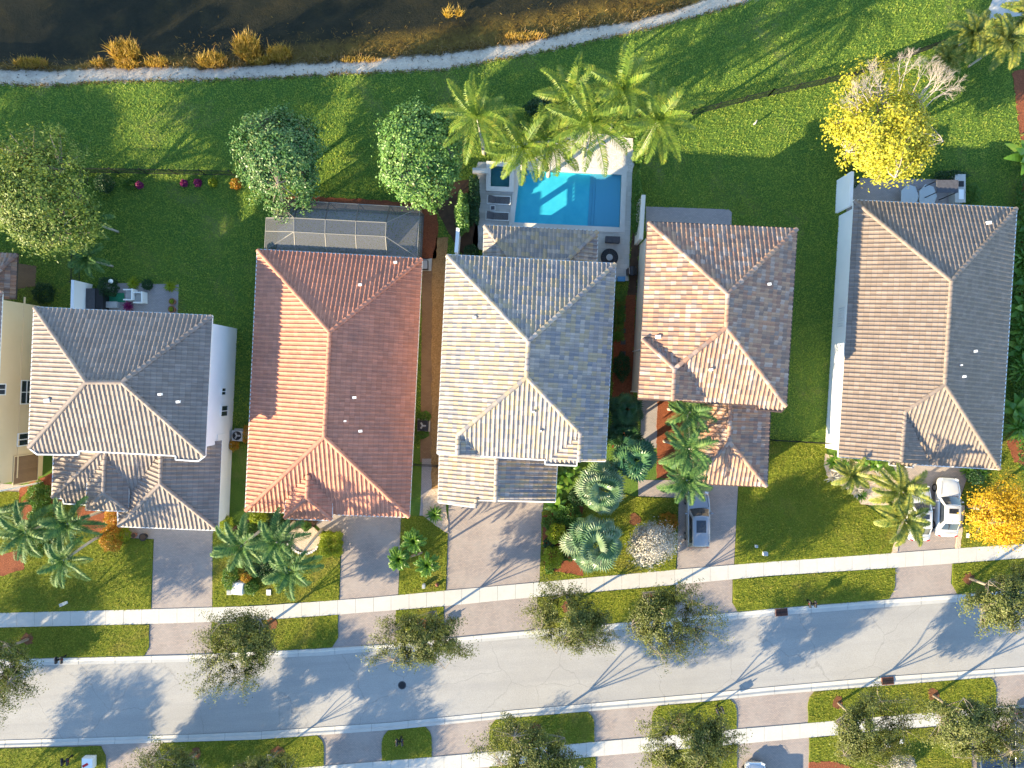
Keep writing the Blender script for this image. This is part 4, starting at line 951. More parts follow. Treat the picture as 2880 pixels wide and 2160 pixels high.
def crown_tree(name, seed, Rr, zc, rz, th, ncl, per, rc, ln, wd, leafm, barkm='bark', tr=.13, shell=.5, up=.6, lobes=.35, bare=0, trunkpart=True, limbs=7, flat=.6, outw=True, stretch=1.0, feather=False):
    rs = np.random.RandomState(seed); rnd = random.Random(seed)
    d = unit(rs.normal(0, 1, (ncl*2, 3))); d = d[d[:, 2] > -.55][:ncl]
    ld = unit(rs.normal(0, 1, (8, 3))*np.array([1, 1, .6])); lobe = (np.maximum(0, d @ ld.T)**5).sum(1); lobe = 1-lobes+lobes*lobe/lobe.max()*1.2
    rad = rs.uniform(shell, 1, len(d))**.6*lobe
    cc = d*rad[:, None]*np.array([Rr*stretch, Rr/stretch, rz])+np.array([0, 0, zc])
    cl = rs.uniform(.55, 1.35, len(cc))
    L = np.repeat(cc, per, 0)+rs.normal(0, 1, (len(cc)*per, 3))*np.repeat(cl, per)[:, None]*rc*np.array([1, 1, flat])
    root = bpy.data.objects.new(name, None); COL.objects.link(root); root.empty_display_size = .3
    if feather:      # leaves sit along the outer twigs rather than in round puffs
        hub = cc*np.array([.62, .62, .9])+rs.normal(0, .25, cc.shape); hub[:, 2] = np.minimum(hub[:, 2], zc+rz*.4)
        t = rs.uniform(0, 1.12, (len(cc)*per, 1)); a0 = np.repeat(hub, per, 0); a1 = np.repeat(cc, per, 0); bow = np.sin(t*math.pi)*np.repeat(rs.normal(0, .22, cc.shape), per, 0)
        L = a0+(a1-a0)*t+bow+rs.normal(0, 1, (len(t), 3))*np.array([1, 1, .6])*rc*(.35+.75*t)
    od = unit(L-np.array([0, 0, zc-rz*.3])) if outw else None
    v, f = cards(L, ln, wd, rs, up, out=od)
    addnp('crown', v, f, MT[leafm], root)
    mb = MB(); lean = Vector((rnd.uniform(-.2, .2), rnd.uniform(-.2, .2), 0)); top = Vector((0, 0, th))+lean
    mb.tube([(0, 0, -.1), Vector((0, 0, th*.5))+lean*.3, top], [tr*1.25, tr, tr*.9], 8)
    joints = [top]
    for k in range(limbs):
        a = 2*math.pi*(k+rnd.uniform(-.3, .3))/limbs; e = Vector((math.cos(a)*Rr*.55, math.sin(a)*Rr*.55, zc+rnd.uniform(-.2, .35)*rz))
        m = top.lerp(e, .35)+Vector((rnd.uniform(-.35, .35), rnd.uniform(-.35, .35), rnd.uniform(-.1, .45))); m2 = top.lerp(e, .7)+Vector((rnd.uniform(-.4, .4), rnd.uniform(-.4, .4), rnd.uniform(-.1, .4)))
        mb.tube([top-Vector((0, 0, .1)), m, m2, e], [tr*.5, tr*.38, tr*.28, tr*.16], 5); joints += [m, m2, e]
    J = np.array([tuple(j) for j in joints])
    for c in cc:
        j = Vector(J[np.argmin(((J-c)**2).sum(1))]); c = Vector(c); m = j.lerp(c, .5)+Vector((rnd.uniform(-.15, .15),)*3)
        mb.tube([j, m, c], [tr*.2, tr*.13, tr*.06], 4, cap=False)
    if bare:
        for k in range(bare):
            a = rnd.uniform(.15, .9)*math.pi; st = Vector((math.cos(a)*Rr*.45, math.sin(a)*Rr*.55, zc+rz*.3))
            def grow(p, dr, ln_, r, dep):
                q = p+dr*ln_; mb.tube([p, p.lerp(q, .5)+Vector((rnd.uniform(-1, 1), rnd.uniform(-1, 1), rnd.uniform(-1, 1)))*.08*ln_, q], [r, r*.85, r*.65], 4, cap=False)
                if dep:
                    for _ in range(3): grow(p.lerp(q, rnd.uniform(.55, 1)), (dr+Vector((rnd.uniform(-.8, .8), rnd.uniform(-.8, .8), rnd.uniform(-.35, .5)))).normalized(), ln_*.68, r*.6, dep-1)
            grow(st, Vector((math.cos(a), math.sin(a), rnd.uniform(.1, .7))).normalized(), 1.25, .035, 4)
    mb.build('trunk', MT[barkm], root, local=True, smooth=True)
    return root
def place(root, px, py, h, rz, label, cat, group=None, scale=1.0, first=False, base=None):
    """crown centre seen at pixel (px,py) for height h, or give the base pixel"""
    p = P(px, py, h) if base is None else P(*base)
    o = root if first else dup(root, None)
    o.location = (p.x, p.y, 0); o.rotation_euler = (0, 0, rz); o.scale = (scale,)*3
    tag(o, label, cat, group)
    if not group and 'group' in o: del o['group']
    return o
# --- street oaks
OG = 'street oaks along the verges'
oaks = [crown_tree('oak_tree', 14+i, 4.6, 4.8, 1.7, 1.8, 150, 170, .21, .16, .075, 'oakleaf', tr=.10, shell=.3, lobes=.5, feather=True, limbs=5, stretch=(1.18, 1.08, 1.25)[i]) for i in range(3)]
OK = [(81, 1796, 1.05, 'street oak on the verge at the far left edge, near the twin mailbox'),
      (747, 1760, 1.0, 'street oak overhanging the kerb in front of the second driveway from the left'),
      (1212, 1745, .98, 'street oak standing on the short verge beside the manhole cover'),
      (1600, 1705, .95, 'left of the two street oaks that share one long verge north of the road'),
      (1832, 1684, 1.0, 'right of the two street oaks that share one long verge north of the road'),
      (2726, 1626, 1.08, 'street oak at the right edge, north of the road beside the amber tree'),
      (782, 2111, .8, 'street oak behind the left lower verge, its crown cut by the bottom edge'),
      (553, 2118, .95, 'leftmost street oak south of the road, on the long grass strip'),
      (1505, 2046, 1.05, 'street oak south of the road over the lower sidewalk, below the pair of oaks'),
      (1915, 2017, 1.02, 'street oak on the rounded grass island with a mailbox south of the road'),
      (2356, 1975, 1.0, 'street oak on the lower right lawn left of the rusty storm drain'),
      (2624, 1955, 1.12, 'street oak on the lower right lawn beside the black car')]
for i, (x, y, s, lb) in enumerate(OK):
    place(oaks[i % 3], 0, 0, 0, (i*.83 % 1.1)-.5+(math.pi if i % 2 else 0), lb, 'tree', OG, s, first=i < 3, base=(x, y))
# trees just outside the frame whose shadows fall into it
for i, (x, y, s, lb) in enumerate([(200, 2330, 1.15, 'oak beyond the bottom edge near the white utility box'), (-330, 2090, 1.2, 'oak beyond the left edge south of the road'), (1120, 2420, 1.1, 'oak beyond the bottom edge below the small grass island'), (640, 2360, 1.1, 'oak beyond the bottom edge below the long grass strip'), (-120, 2330, 1.1, 'oak beyond the lower left corner')]):
    place(oaks[i % 3], 0, 0, 0, i*2.1, lb, 'tree', OG, s, base=(x, y))
# --- large trees
a = crown_tree('broadleaf_tree', 21, 4.5, 4.0, 3.2, 1.8, 260, 85, .30, .22, .13, 'denseleaf2', tr=.2, shell=.55, lobes=.42)
place(a, 795, 440, 3.6, 0, 'round green tree with orange flowering side behind the screen enclosure', 'tree', first=True)
a = crown_tree('broadleaf_tree', 22, 4.5, 4.0, 3.2, 1.8, 300, 80, .27, .23, .15, 'denseleaf', tr=.2, shell=.55, lobes=.36)
place(a, 1192, 425, 3.6, 0, 'dense round glossy green tree between the screen enclosure and the spa', 'tree', first=True)
a = crown_tree('broadleaf_tree', 23, 5.4, 5.6, 3.3, 2.6, 320, 75, .42, .24, .13, 'bigleaf', tr=.26, shell=.3, lobes=.5)
place(a, 105, 560, 5.3, 0, 'large yellow-green tree at the left edge above the cream house', 'tree', first=True)
b = dup(a, None); place(b, 0, 0, 0, 1.5, 'tall tree standing beyond the left edge by the lake bank', 'tree', first=True, base=(-420, 440), scale=1.15)
b = dup(a, None); place(b, 0, 0, 0, 3.5, 'tall tree standing beyond the left edge behind the cream house', 'tree', first=True, base=(-330, 700), scale=1.0)
a = crown_tree('yellow_tree', 24, 5.8, 5.4, 3.4, 2.2, 340, 60, .40, .20, .15, 'yellow', 'whitebark', tr=.18, shell=.3, lobes=.5, bare=15)
place(a, 2498, 398, 5.0, 0, 'tall yellow-leaved tree with bare white branches behind the tan roofed house', 'tree', first=True)
a = crown_tree('amber_tree', 25, 2.7, 4.2, 2.2, 1.9, 190, 60, .34, .17, .11, 'orange', tr=.14, shell=.35, lobes=.3)
place(a, 2822, 1452, 4.2, 0, 'amber yellow tree beside the white sedan at the right edge', 'tree', first=True)
a = crown_tree('silver_tree', 26, 2.05, 2.6, 1.6, 1.2, 170, 55, .27, .15, .08, 'silver', tr=.1, shell=.4, lobes=.3)
place(a, 1832, 1528, 2.6, 0, 'silvery grey leaved small tree next to the parked grey car', 'tree', first=True)
# --- palms
def frond(rs, L, e0, droop, az, nl, ll, lw, drop, mbv, mbf, rachis=True, twist=0, vee=.35, curl=0):
    """one pinnate frond appended to lists"""
    n = 14; pts = []; p = np.zeros(3); ca, sa = math.cos(az), math.sin(az); cz = curl
    for i in range(n+1):
        t = i/n; e = e0-droop*t**1.3; aa = az+cz*t*t
        pts.append(p.copy()); p = p+np.array([math.cos(e)*math.cos(aa), math.cos(e)*math.sin(aa), math.sin(e)])*L/n
    pts = np.array(pts); tg = unit(np.gradient(pts, axis=0)); side = unit(np.cross(tg, [0, 0, 1])); upv = np.cross(side, tg)
    b = len(mbv)
    for i in range(n+1):
        w = .045*(1-i/n)+.012
        mbv += [pts[i]-side[i]*w, pts[i]+side[i]*w+0*upv[i]]
    for i in range(n): k = b+2*i; mbf.append((k, k+1, k+3, k+2))
    for s in (-1, 1):
        for j in range(nl):
            t = .12+.87*(j+rs.uniform(-.3, .3))/nl; t = min(max(t, .05), .995); x = t*n; i = int(min(x, n-1)); fr = x-i
            o = pts[i]*(1-fr)+pts[i+1]*fr; T = tg[i]; S = side[i]*s; U = upv[i]
            ln = ll*(math.sin(math.pi*min(1, (t*.86+.12)))**.6)*rs.uniform(.85, 1.1)*(1-.25*t)
            d1 = unit(S*1.0+T*(.45+.5*t)+U*vee*rs.uniform(.4, 1.3)); m = o+d1*ln*.5
            d2 = unit(d1+np.array([0, 0, -drop*rs.uniform(.6, 1.5)])); e = m+d2*ln*.5
            wv = unit(np.cross(d1, U))*lw*.5+T*lw*.25; k = len(mbv)
            mbv += [o-wv*.6, o+wv*.6, m+wv, m-wv, e]
            mbf.append((k, k+1, k+2, k+3)); mbf.append((k+3, k+2, k+4, k+4))
def palm_crown(seed, nf, L, ll, nl, lw, emin, emax, droop, drop, mat, vee=.35, curl=.4):
    rs = np.random.RandomState(seed); V = []; Fa = []
    for i in range(nf):
        t = (i+.5)/nf; az = i*2.39996+rs.uniform(-.25, .25); e0 = emin+(emax-emin)*t+rs.uniform(-.08, .08)
        frond(rs, L*rs.uniform(.82, 1.08)*(1-.25*t*t), e0, droop*rs.uniform(.7, 1.25), az, nl, ll, lw, drop, V, Fa, vee=vee, curl=rs.uniform(-curl, curl))
    me = bpy.data.meshes.new('crown'); F2 = [f if f[2] != f[3] else f[:3] for f in Fa]
    me.from_pydata([tuple(v) for v in V], [], F2); me.update(); me.materials.append(MT[mat]); return me
def fan_crown(seed, nf, pet, fr, mat, emin=-.3, emax=1.35, nseg=26, span=4.6):
    rs = np.random.RandomState(seed); V = []; Fa = []
    for i in range(nf):
        t = (i+.5)/nf; az = i*2.39996+rs.uniform(-.6, .6); e = emin+(emax-emin)*t**1.1+rs.uniform(-.25, .25)
        d = np.array([math.cos(e)*math.cos(az), math.cos(e)*math.sin(az), math.sin(e)]); tip = d*pet*rs.uniform(.7, 1.15)*(1-.35*t)
        S = unit(np.cross(d, [0, 0, 1.0])); e2 = e-rs.uniform(.1, 1.3); az2 = az+rs.uniform(-.5, .5); dd = np.array([math.cos(e2)*math.cos(az2), math.cos(e2)*math.sin(az2), math.sin(e2)]); S = unit(np.cross(dd, [0, 0, 1.0])); U = np.cross(S, dd)
        rl = rs.uniform(-.7, .7); S, U = S*math.cos(rl)+U*math.sin(rl), U*math.cos(rl)-S*math.sin(rl)
        k = len(V); V += [tuple(-S*.025), tuple(S*.025), tuple(tip+S*.02), tuple(tip-S*.02)]; Fa.append((k, k+1, k+2, k+3))
        fl = fr*rs.uniform(.85, 1.1); k0 = len(V); V.append(tuple(tip)); r1 = fl*.66
        def q(a, r, z=0): return tip+dd*math.cos(a)*r+S*math.sin(a)*r+U*z
        for j in range(nseg*2+1):
            a0 = -span/2+span*j/(nseg*2); V.append(tuple(q(a0, r1, (.045 if j % 2 else -.03)*fl)))
        for j in range(nseg*2): Fa.append((k0, k0+1+j, k0+2+j))
        for j in range(nseg):
            am = -span/2+span*(2*j+1)/(nseg*2); k = len(V); V.append(tuple(q(am+rs.uniform(-.03, .03), fl*rs.uniform(.9, 1.08), -.16*fl)))
            Fa += [(k0+1+2*j, k, k0+2+2*j), (k0+2+2*j, k, k0+3+2*j)]
    me = bpy.data.meshes.new('crown'); me.from_pydata(V, [], Fa); me.update(); me.materials.append(MT[mat]); return me
def palm(name, label, crownpx, h, basepx, crown_me, rz, sc=1.0, r0=.16, r1=.10, bark='palebark', group=None, shaft=None, cat='palm tree', bow=.25):
    c = P(*crownpx, h); b = P(*basepx) if basepx else Vector((c.x, c.y, 0))
    o = thing(name, (b.x, b.y, 0), label, cat, group)
    n = 7; pts = []; off = Vector((c.x-b.x, c.y-b.y, h))
    for i in range(n+1):
        t = i/n; pts.append(Vector((off.x*t**(1+bow*1.5), off.y*t**(1+bow*1.5), -.1+(h+.1)*t)))
    rad = [r0*1.25]+[r0+(r1-r0)*i/n for i in range(1, n+1)]
    MB().tube(pts, rad, 9).build('trunk', MT[bark], o, local=True, smooth=True)
    if shaft: MB().tube([off-Vector((0, 0, .75)), off+Vector((0, 0, .1))], [r1*1.15, r1*.7], 8).build('crownshaft', MT[shaft], o, local=True, smooth=True)
    cr = bpy.data.objects.new('crown', crown_me); COL.objects.link(cr); cr.parent = o; cr.location = off; cr.rotation_euler = (0, 0, rz); cr.scale = (sc,)*3
    return o
cocos = [palm_crown(31+i, 21, 3.75, .78, 34, .05, -.65, 1.25, 1.15, 1.1, 'coco', vee=.25, curl=.7) for i in range(3)]
CG = 'coconut palms behind the swimming pool'
for i, (x, y, h, rz, sc, lb) in enumerate([
    (1342, 326, 7.3, .3, 1.0, 'leftmost coconut palm behind the pool, standing clear of the others beside the round glossy tree'),
    (1472, 415, 5.6, 1.4, 1.0, 'short coconut palm hanging over the left end of the pool'),
    (1552, 398, 5.4, 2.4, .98, 'low coconut palm between the two middle ones at the white stone bed'),
    (1668, 345, 7.4, .9, 1.12, 'coconut palm with a bright green heart over the middle of the white stone bed'),
    (1752, 250, 7.8, 2.0, 1.08, 'rearmost coconut palm of the pool group, nearest to the lake'),
    (1852, 338, 7.0, 3.1, 1.08, 'rightmost coconut palm of the pool group, over the open lawn edge'),
    (1605, 275, 6.6, 4.0, .98, 'coconut palm with brown tipped fronds at the back left of the pool group')]):
    palm('coconut_palm', lb, (x, y), h, None if i % 2 else (1440+(x-1440)*.86+6, 1080-(1080-y)*.86), cocos[i % 3], rz, sc, group=CG, shaft=None, bow=.1)
royals = [palm_crown(41+i, 14, 2.7, .68, 34, .06, -.3, 1.15, 1.2, .6, 'royal', vee=.5, curl=.5) for i in range(3)]
RG = 'feather palms on the front lawns'
for i, (c, h, b, sc, lb) in enumerate([
    ((192, 1473), 5.0, (289, 1437), 1.0, 'dark feather palm with long leaning pale trunk before the grey-brown roofed house'),
    ((72, 1497), 5.0, (135, 1472), 1.05, 'dark feather palm nearest the left edge on the front lawn'),
    ((182, 1575), 5.5, (295, 1500), .9, 'lowest of the feather palms on the left front lawn, its grey trunk over the grass'),
    ((-22, 1442), 5.0, (87, 1412), 1.0, 'feather palm cut by the left edge, its trunk crossing the grey path'),
    ((779, 1525), 5.5, (828, 1468), 1.0, 'feather palm nearest the porch of the terracotta roofed house'),
    ((680, 1535), 5.0, (750, 1480), 1.0, 'feather palm beside the leftmost driveway, left of the three in its bed'),
    ((816, 1603), 5.5, (905, 1490), 1.0, 'feather palm whose trunk crosses the pale gravel bed by the yellow-green hedge'),
    ((1938, 1262), 5.8, (1868, 1240), .98, 'middle feather palm over the red mulch of the pink roofed house'),
    ((1940, 1160), 5.2, (1880, 1150), .9, 'uppermost feather palm over the red mulch of the pink roofed house'),
    ((1931, 1350), 5.0, (1870, 1310), .95, 'feather palm hanging over the bonnet of the parked grey car')]):
    palm('feather_palm', lb, c, h, b, royals[i % 3], i*1.13, sc, r0=.13, r1=.09, group=RG, shaft='palebark')
yel = palm_crown(51, 15, 2.6, .6, 46, .06, -.35, 1.2, 1.1, .5, 'royal2', vee=.5, curl=.5)
yel2 = palm_crown(52, 13, 2.1, .5, 40, .055, -.2, 1.2, 1.1, .5, 'royal2', vee=.5, curl=.5)
palm('feather_palm', 'yellow-green feather palm before the tan roofed house, upper one over the white cars', (2532, 1378), 4.8, (2470, 1345), yel, .5, 1.04, r0=.13, group=RG, shaft='palebark')
palm('feather_palm', 'yellow-green feather palm over the boot of the half hidden white car', (2544, 1462), 4.8, (2500, 1410), yel, 2.6, 1.02, r0=.13, group=RG, shaft='palebark')
palm('feather_palm', 'smaller thin feather palm at the left end of the gravel bed by the white wall', (2394, 1336), 3.6, None, yel2, 1.1, .95, r0=.09, r1=.06, group=RG)
# low date palms and cycads between the driveways
pyg = palm_crown(55, 26, 1.25, .28, 30, .045, -.1, 1.35, 1.5, .5, 'banana', vee=.6, curl=.3)
PG = 'pygmy date palms between two driveways'
for i, (x, y, lb) in enumerate([(1163, 1522, 'upper pygmy date palm of the three between the second and third driveways'), (1122, 1572, 'lower left pygmy date palm of the three, leaning over the driveway'), (1202, 1588, 'lower right pygmy date palm of the three, beside the third driveway')]):
    palm('date_palm', lb, (x, y), 2.7, (1180+8*i, 1545+8*i), pyg, i*2.2, 1.0, r0=.09, r1=.08, bark='bark', group=PG)
# silver and green fan palms
fan = fan_crown(61, 34, 1.35, .92, 'blueleaf', nseg=18, span=4.0); fan2 = fan_crown(66, 38, 1.4, .9, 'blueleaf', nseg=18, span=4.0); fang = fan_crown(62, 46, 1.2, .75, 'greenfan', nseg=12, span=3.8)
palm('fan_palm', 'silver-green fan palm, upper of the two big ones right of the third driveway', (1692, 1370), 4.2, (1650, 1345), fan, .4, 1.15, r0=.22, r1=.2, group='silver fan palms')
palm('fan_palm', 'silver-green fan palm nearest the sidewalk, lower of the two big ones', (1672, 1526), 4.2, (1640, 1480), fan2, 2.2, 1.25, r0=.22, r1=.2, group='silver fan palms')
palm('fan_palm', 'dark green round fan palm beside the corner of the buff roofed house', (1785, 1292), 4.6, (1755, 1280), fang, .4, 1.15, r0=.2, r1=.18)
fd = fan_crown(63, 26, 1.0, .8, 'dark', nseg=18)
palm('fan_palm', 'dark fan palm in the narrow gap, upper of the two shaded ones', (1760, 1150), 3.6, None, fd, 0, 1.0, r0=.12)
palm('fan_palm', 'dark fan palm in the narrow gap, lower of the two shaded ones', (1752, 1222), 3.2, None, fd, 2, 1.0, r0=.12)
tp = palm_crown(57, 16, 2.0, .5, 36, .05, -.2, 1.2, 1.2, .5, 'royal', vee=.5)
palm('feather_palm', 'shaded feather palm on the back lawn just above the white patio wall', (245, 728), 3.4, None, tp, 0, .9, r0=.09)
palm('feather_palm', 'shaded feather palm at the edge of the large yellow-green tree', (262, 625), 3.4, None, tp, 2, .9, r0=.09)
tb = palm_crown(58, 18, 2.6, .7, 34, .10, -.2, 1.2, 1.2, .6, 'royal2', vee=.3)
for i, (x, y, h, s, lb) in enumerate([(2740, 95, 3.6, .95, 'bright palm clump at the upper right corner below the pale path'), (2835, 110, 4.5, 1.0, 'bright palm cut by the upper right corner'), (2665, 165, 2.2, .7, 'low leafy palm at the end of the long back fence'), (2905, 30, 4.5, 1.0, 'palm beyond the upper right corner')]):
    palm('areca_palm', lb, (x, y), h, None, tb, i*1.9, s, r0=.08, group='areca palms in the upper right corner')
# --- shrubs
def ball(seed, rx, ry, rz_, n, ln, wd, leafm, rs_=None, zc=None, boxy=False):
    rs = np.random.RandomState(seed); d = unit(rs.normal(0, 1, (n, 3)))
    if boxy: m = np.abs(d).max(1, keepdims=True); d = d/m*.98
    d[:, 2] = np.abs(d[:, 2]) if boxy else d[:, 2]
    bumpn = 1+.09*np.sin(d[:, 0:1]*7+seed)+.08*np.sin(d[:, 1:2]*9+seed*2)
    c = d*bumpn*rs.uniform(.72, 1.02, (n, 1))*np.array([rx, ry, rz_]); c[:, 2] += (0 if boxy else rz_*.8) if zc is None else zc
    c = c[c[:, 2] > .0]; return cards(c, ln, wd, rs, .9)
def shrub(label, px, py, rpx, h, leafm, seed=1, ry=None, n=None, ln=.12, wd=.07, name='shrub', cat='shrub', group=None, rz=0, boxy=False, zc=None, base=0):
    p = P(px, py, h*.6); r = rpx/34; ry = (ry or rpx)/34; n = n or int(900*max(.25, r*ry)*4*(.12/ln)**1.2)
    n = min(n, 14000); v, f = ball(seed, r, ry, h/ (1.0 if boxy else 1.8), n, ln, wd, leafm, boxy=boxy, zc=zc)
    v = v+np.array([0, 0, base]); o = addnp(name, v, f, MT[leafm]); o.location = (p.x, p.y, 0); o.rotation_euler = (0, 0, rz)
    return tag(o, label, cat, group)
rosme = {}
def rosette_me(key, n, L, w, emin, emax, droop, mat, seed=1, seg=5):
    if key in rosme: return rosme[key]
    rs = np.random.RandomState(seed); V = []; Fa = []
    for i in range(n):
        t = (i+.5)/n; az = i*2.39996+rs.uniform(-.2, .2); e = emin+(emax-emin)*t; Ln = L*rs.uniform(.75, 1.1)*(1-.3*t); p = np.array([0, 0, .05]); S = np.array([-math.sin(az), math.cos(az), 0])
        k = len(V)
        for j in range(seg+1):
            s = j/seg; ww = w*.5*(math.sin(math.pi*min(.98, s*.8+.18))**.8); V += [tuple(p-S*ww), tuple(p+S*ww)]
            ee = e-droop*s; p = p+np.array([math.cos(ee)*math.cos(az), math.cos(ee)*math.sin(az), math.sin(ee)])*Ln/seg
        for j in range(seg): q = k+2*j; Fa.append((q, q+1, q+3, q+2))
    me = bpy.data.meshes.new(key); me.from_pydata(V, [], Fa); me.update(); me.materials.append(MT[mat]); rosme[key] = me; return me
def rosette(name, label, px, py, me, rz=0, sc=1.0, cat='plant', group=None, z=.05):
    p = P(px, py, .3); o = bpy.data.objects.new(name, me); COL.objects.link(o); o.location = (p.x, p.y, z); o.rotation_euler = (0, 0, rz); o.scale = (sc,)*3
    return tag(o, label, cat, group)
cyc = rosette_me('spiky', 46, 1.05, .13, -.1, 1.3, .8, 'banana', 2)
ban = rosette_me('broad', 13, 1.7, .5, .2, 1.3, 1.3, 'banana', 3, 7)
fern = rosette_me('fern', 60, .75, .10, 0, 1.4, 1.1, 'lime', 4)
brom = rosette_me('magenta', 40, .6, .10, 0, 1.4, .9, 'magenta', 5)
agv = rosette_me('agave', 30, .9, .12, -.1, 1.3, .4, 'silver', 6)
# front beds, left to right
shrub('leafy green shrub on the mulch curve beside the cream house', 105, 1395, 30, 1.2, 'hedge', 2, ry=42)
shrub('yellow-green shrub under the leftmost feather palms', 110, 1455, 34, 1.2, 'hedge', 3)
shrub('orange and yellow croton shrub touching the garage corner', 316, 1462, 26, 1.6, 'redleaf', 4, ry=34)
shrub('mottled green croton below the orange one by the garage', 310, 1515, 34, 1.4, 'redleaf', 5, ry=36)
shrub('lime shrub at the end of the croton bed by the leftmost driveway', 345, 1505, 20, 1.0, 'lime', 6)
shrub('rounded lime shrub under the eave of the terracotta roofed house', 727, 1458, 28, 1.1, 'lime', 7, ry=16)
shrub('yellowish shrub between the white wall and the terracotta roofed house', 632, 1475, 18, 1.2, 'lime', 8, ry=26)
shrub('dark shrub in the bed beside the porch of the terracotta roofed house', 790, 1480, 20, 1.0, 'dark', 9, ry=26)
shrub('clipped yellow hedge block at the left of the second driveway', 930, 1533, 32, 1.1, 'lime', 10, ry=36, boxy=True, name='hedge', cat='hedge', ln=.09)
shrub('green shrub beside the leftmost driveway left of the meter box', 645, 1625, 22, 1.3, 'hedge', 11, ry=34)
shrub('green shrub on the front lawn right of the meter box', 705, 1655, 20, 1.1, 'hedge', 12)
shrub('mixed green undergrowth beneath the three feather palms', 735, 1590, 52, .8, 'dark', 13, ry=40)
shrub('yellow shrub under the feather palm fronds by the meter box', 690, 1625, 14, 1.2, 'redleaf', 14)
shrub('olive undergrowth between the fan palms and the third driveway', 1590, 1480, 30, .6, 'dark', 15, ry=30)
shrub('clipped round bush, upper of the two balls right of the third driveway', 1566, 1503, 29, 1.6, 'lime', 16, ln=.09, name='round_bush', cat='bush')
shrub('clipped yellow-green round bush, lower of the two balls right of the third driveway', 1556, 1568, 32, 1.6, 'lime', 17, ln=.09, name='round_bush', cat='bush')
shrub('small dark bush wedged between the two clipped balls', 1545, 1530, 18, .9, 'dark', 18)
shrub('dark bush at the foot of the lower silver fan palm', 1600, 1560, 22, .9, 'hedge', 19)
for i, (x, y, s, lb) in enumerate([(1586, 1338, .8, 'broad leaved plant at the corner of the buff garage roof'), (1560, 1370, .7, 'broad leaved plant below the buff garage roof, middle of the clump'), (1566, 1425, .85, 'broad leaved plant at the driveway edge, lowest of the clump'), (1608, 1318, .7, 'broad leaved plant tucked under the front eave of the buff house')]):
    rosette('broadleaf_plant', lb, x, y, ban, i*1.3, s, group='broad leaved plants by the buff garage')
    
rosette('spiky_plant', 'single bright spiky plant in the pale gravel at the terracotta house corner', 1221, 1448, cyc, 0, 1.0)
shrub('olive shrub growing over the lawn next to the silvery tree', 1880, 1470, 26, .7, 'redleaf', 20, ry=30)
for i, (x, y, r_, h_, m_, lb) in enumerate([(1600, 1450, 34, .9, 'hedge', 'leafy green shrub between the broad leaved plants and the fan palms'), (1548, 1470, 22, .8, 'hedge', 'low green shrub at the driveway edge above the clipped balls'), (1598, 1520, 22, .8, 'dark', 'dark shrub between the clipped balls and the lower fan palm'), (1622, 1400, 26, .9, 'dark', 'dark shrub under the upper fan palm'), (1545, 1600, 14, .5, 'hedge', 'low green tuft at the sidewalk end of the mulch bed'), (770, 1475, 30, .8, 'dark', 'dark ground shrub against the terracotta house front'), (700, 1500, 30, .8, 'hedge', 'green shrub left of the dark one against the terracotta house'), (860, 1480, 14, .7, 'hedge', 'small green shrub by the porch corner'), (745, 1545, 26, .8, 'hedge', 'green shrub in the heart of the three palm bed'), (655, 1515, 20, .7, 'hedge', 'green shrub at the driveway corner of the white house'), (785, 1640, 22, .6, 'lime', 'lime tuft at the lower edge of the three palm bed'), (100, 1530, 36, .6, 'hedge', 'low green shrub beneath the left feather palms'), (150, 1500, 26, .7, 'dark', 'dark shrub between the left feather palms')]):
    shrub(lb, x, y, r_, h_, m_, 70+i)
# house 5 bed
for i, (x, y, m_, s, lb) in enumerate([(2345, 1300, cyc, .95, 'spiky cycad at the corner of the white wall'), (2378, 1310, cyc, .8, 'spiky cycad second from the white wall corner'), (2430, 1305, cyc, .8, 'green cycad under the tan eave'), (2465, 1312, ban, .55, 'broad leaf plant under the tan eave'), (2345, 1345, agv, .9, 'pale agave at the lawn edge of the gravel bed'), (2412, 1380, agv, .8, 'pale agave in the middle of the gravel bed'), (2425, 1395, cyc, .7, 'yellow-green cycad at the lower end of the gravel bed'), (2475, 1345, agv, 1.1, 'white fan shaped agave beside the feather palms'), (2725, 1322, cyc, .9, 'cycad under the right end of the tan eave'), (2765, 1330, cyc, .8, 'cycad nearest the amber tree under the tan eave')]):
    rosette('bed_plant', lb, x, y, m_, i, s)
# right edge planting beside the tan house
for i, (x, y, m_, s, lb) in enumerate([(2868, 455, ban, 1.0, 'topmost broad leaved plant on the right edge'), (2870, 640, ban, .8, 'broad leaved plant level with the back of the tan roof'), (2862, 735, cyc, 1.3, 'spiky palm like plant right of the tan roof'), (2872, 790, ban, .9, 'broad leaved plant right of the middle of the tan roof'), (2866, 870, ban, .9, 'green and yellow plant right of the tan roof'), (2868, 930, cyc, 1.3, 'yellowish spiky plant right of the tan roof'), (2862, 985, ban, .8, 'orange tinged broad leaved plant right of the tan roof'), (2866, 1040, cyc, 1.2, 'bright spiky plant beside the roof vents of the tan house'), (2845, 1150, ban, .8, 'broad leaved plant near the front right corner of the tan house'), (2850, 1200, cyc, 1.1, 'spiky plant at the front right corner of the tan house')]):
    rosette('border_plant', lb, x-6, y, m_, i*1.1, s*1.35, z=1.0, group='tropical border at the right edge')
shrub('tall dark hedge line running down the right edge beside the tan house', 2892, 850, 40, 2.0, 'hedge', 21, ry=420, n=14000, ln=.2, wd=.13, name='hedge', cat='hedge')
